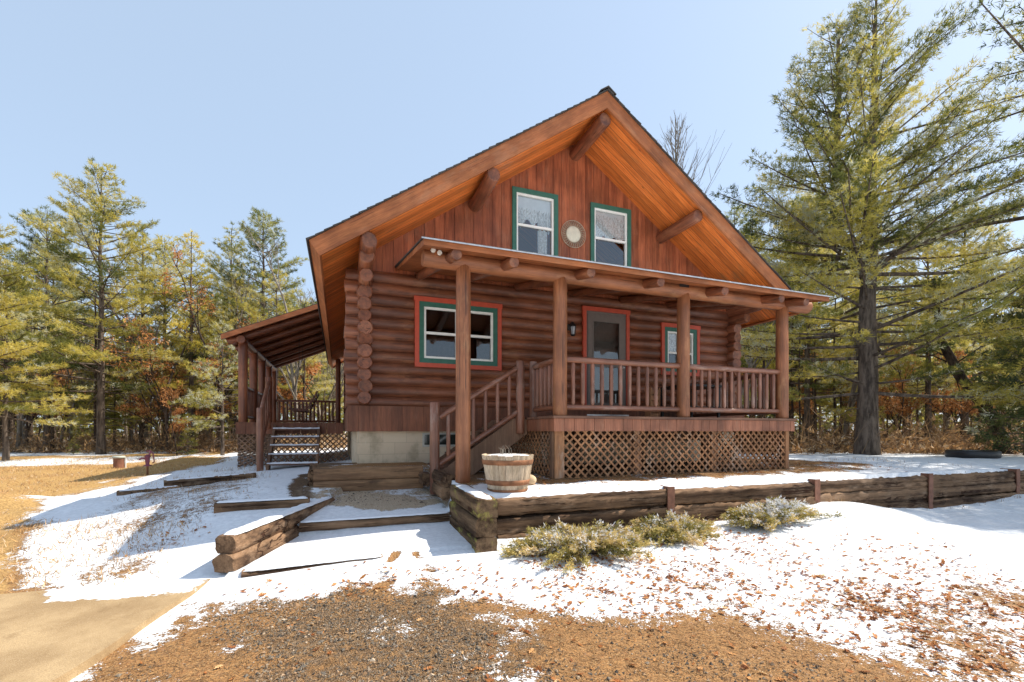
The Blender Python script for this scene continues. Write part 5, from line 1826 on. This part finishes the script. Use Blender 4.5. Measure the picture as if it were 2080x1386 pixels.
# loose gravel
pg = np.concatenate([poly_sample(pl((380, 1250), (620, 1205), (850, 1180), (1000, 1225), (1150, 1290), (1100, 1500), (420, 1500), (520, 1330)), 8500, rs),
                     poly_sample(pl((100, 1420), (430, 1230), (850, 1185), (1300, 1270), (1930, 1400), (1930, 1500)), 6500, rs),
                     poly_sample([(-.2, 6.4), (1.3, 6.4), (1.3, 7.35), (-.25, 7.35)], 700, rs)])
pg = pg[(snow_at(pg[:, 0], pg[:, 1]) < .42) & (vnoise(pg[:, 0], pg[:, 1], .33, 77) * .6 + vnoise(pg[:, 0], pg[:, 1], .11, 78) * .4 > rs.uniform(.3, .6, len(pg)))]
n_ = len(pg)
oc = np.array([(1, 0, 0), (0, 1, 0), (-1, 0, 0), (0, -1, 0), (0, 0, .8), (0, 0, -.8)], float)
sc_ = rs.gamma(2.2, .0021, (n_, 1, 1)) * rs.uniform(.6, 1.3, (n_, 1, 3)) + .0012
a = rs.uniform(0, 6.28, n_)
o_ = (oc[None] + rs.normal(0, .22, (n_, 6, 3))) * sc_
Vg = np.stack([o_[..., 0] * np.cos(a)[:, None] - o_[..., 1] * np.sin(a)[:, None], o_[..., 0] * np.sin(a)[:, None] + o_[..., 1] * np.cos(a)[:, None], o_[..., 2]], -1)
Vg += np.stack([pg[:, 0], pg[:, 1], H(pg[:, 0], pg[:, 1]) + .003], -1)[:, None]
tri = np.array([(0, 1, 4), (1, 2, 4), (2, 3, 4), (3, 0, 4), (1, 0, 5), (2, 1, 5), (3, 2, 5), (0, 3, 5)])[None]
kind(link('loose_gravel', raw_mesh('loose_gravel', Vg.reshape(-1, 3), (np.arange(n_)[:, None, None] * 6 + tri).ravel(), 3, M['pebble'], {'tint': np.repeat(np.clip(rs.normal(.42, .26, n_), 0, 1), 6)})), 'stuff')

# dry weeds poking through the shaded snow and along the wall
pw = np.concatenate([clumped(pl((110, 1095), (250, 1012), (430, 960), (540, 950), (560, 1000), (430, 1055), (270, 1105)), 520, 70, .12, rs, .8),
                     clumped(pl((230, 1080), (330, 1060), (420, 1075), (300, 1140), (180, 1160)), 160, 20, .12, rs, .7),
                     clumped([(-4.6, 9.6), (-3.2, 9.2), (-2.8, 11), (-3.4, 12.6), (-4.4, 12.2)], 160, 30, .15, rs, .8),
                     clumped([(2.4, 12.6), (-2.5, 12.4), (-2.9, 13.2), (-3.6, 13.6), (-3.0, 12)], 150, 12, .2, rs, .8),
                     clumped([(2, 4.75), (12, 4.75), (12, 4.9), (2, 4.9)], 110, 22, .08, rs, .8),
                     clumped([(8, 5.6), (12, 5.4), (12, 7.5), (8, 8)], 160, 30, .15, rs, .8)])
pw = pw[~((pw[:, 0] > -.5) & (pw[:, 0] < 1.4))]
cw = np.concatenate([pw, H(pw[:, 0], pw[:, 1])[:, None]], 1)
up_ = np.tile(np.array([[0, 0, 1.0]]), (len(cw), 1)) + rs.normal(0, .35, (len(cw), 3))
V, T = blades(cw, unit(up_), np.clip(rs.normal(.45, .25, len(cw)), 0, 1), 3, .085, .006, .6, rs, .1)
V2 = V.reshape(-1, 3, 3); base_z = H(V2[:, :2, 0], V2[:, :2, 1]) - .01
V2[:, :2, 2] = base_z
kind(link('dry_weeds', tri_mesh('dry_weeds', V2.reshape(-1, 3), T, M['brush'])), 'stuff')

# short dry grass of the left lawn and the near verge
pq = np.concatenate([poly_sample([(-7, 4.6), (-3.4, 5.2), (-4.2, 7.5), (-5, 10), (-7.5, 12)], 9000, rs), poly_sample([(-16, 9), (-5, 11), (-3.6, 13.5), (-3.2, 18), (-8, 21), (-19, 19)], 14000, rs),
                     clumped([(-4.6, 5.2), (-1.7, 5.0), (-1.6, 6.2), (-4.4, 8.2)], 1500, 60, .12, rs, .7)])
cq = np.concatenate([pq, H(pq[:, 0], pq[:, 1])[:, None]], 1)
V, T = blades(cq, unit(np.array([0, 0, 1.0]) + rs.normal(0, .7, (len(cq), 3)) * np.array([1, 1, .2])), np.clip(rs.normal(.72, .18, len(cq)), 0, 1), 2, .075, .009, .5, rs, .1)
kind(link('lawn_grass', tri_mesh('lawn_grass', V, T, M['brush'])), 'stuff')
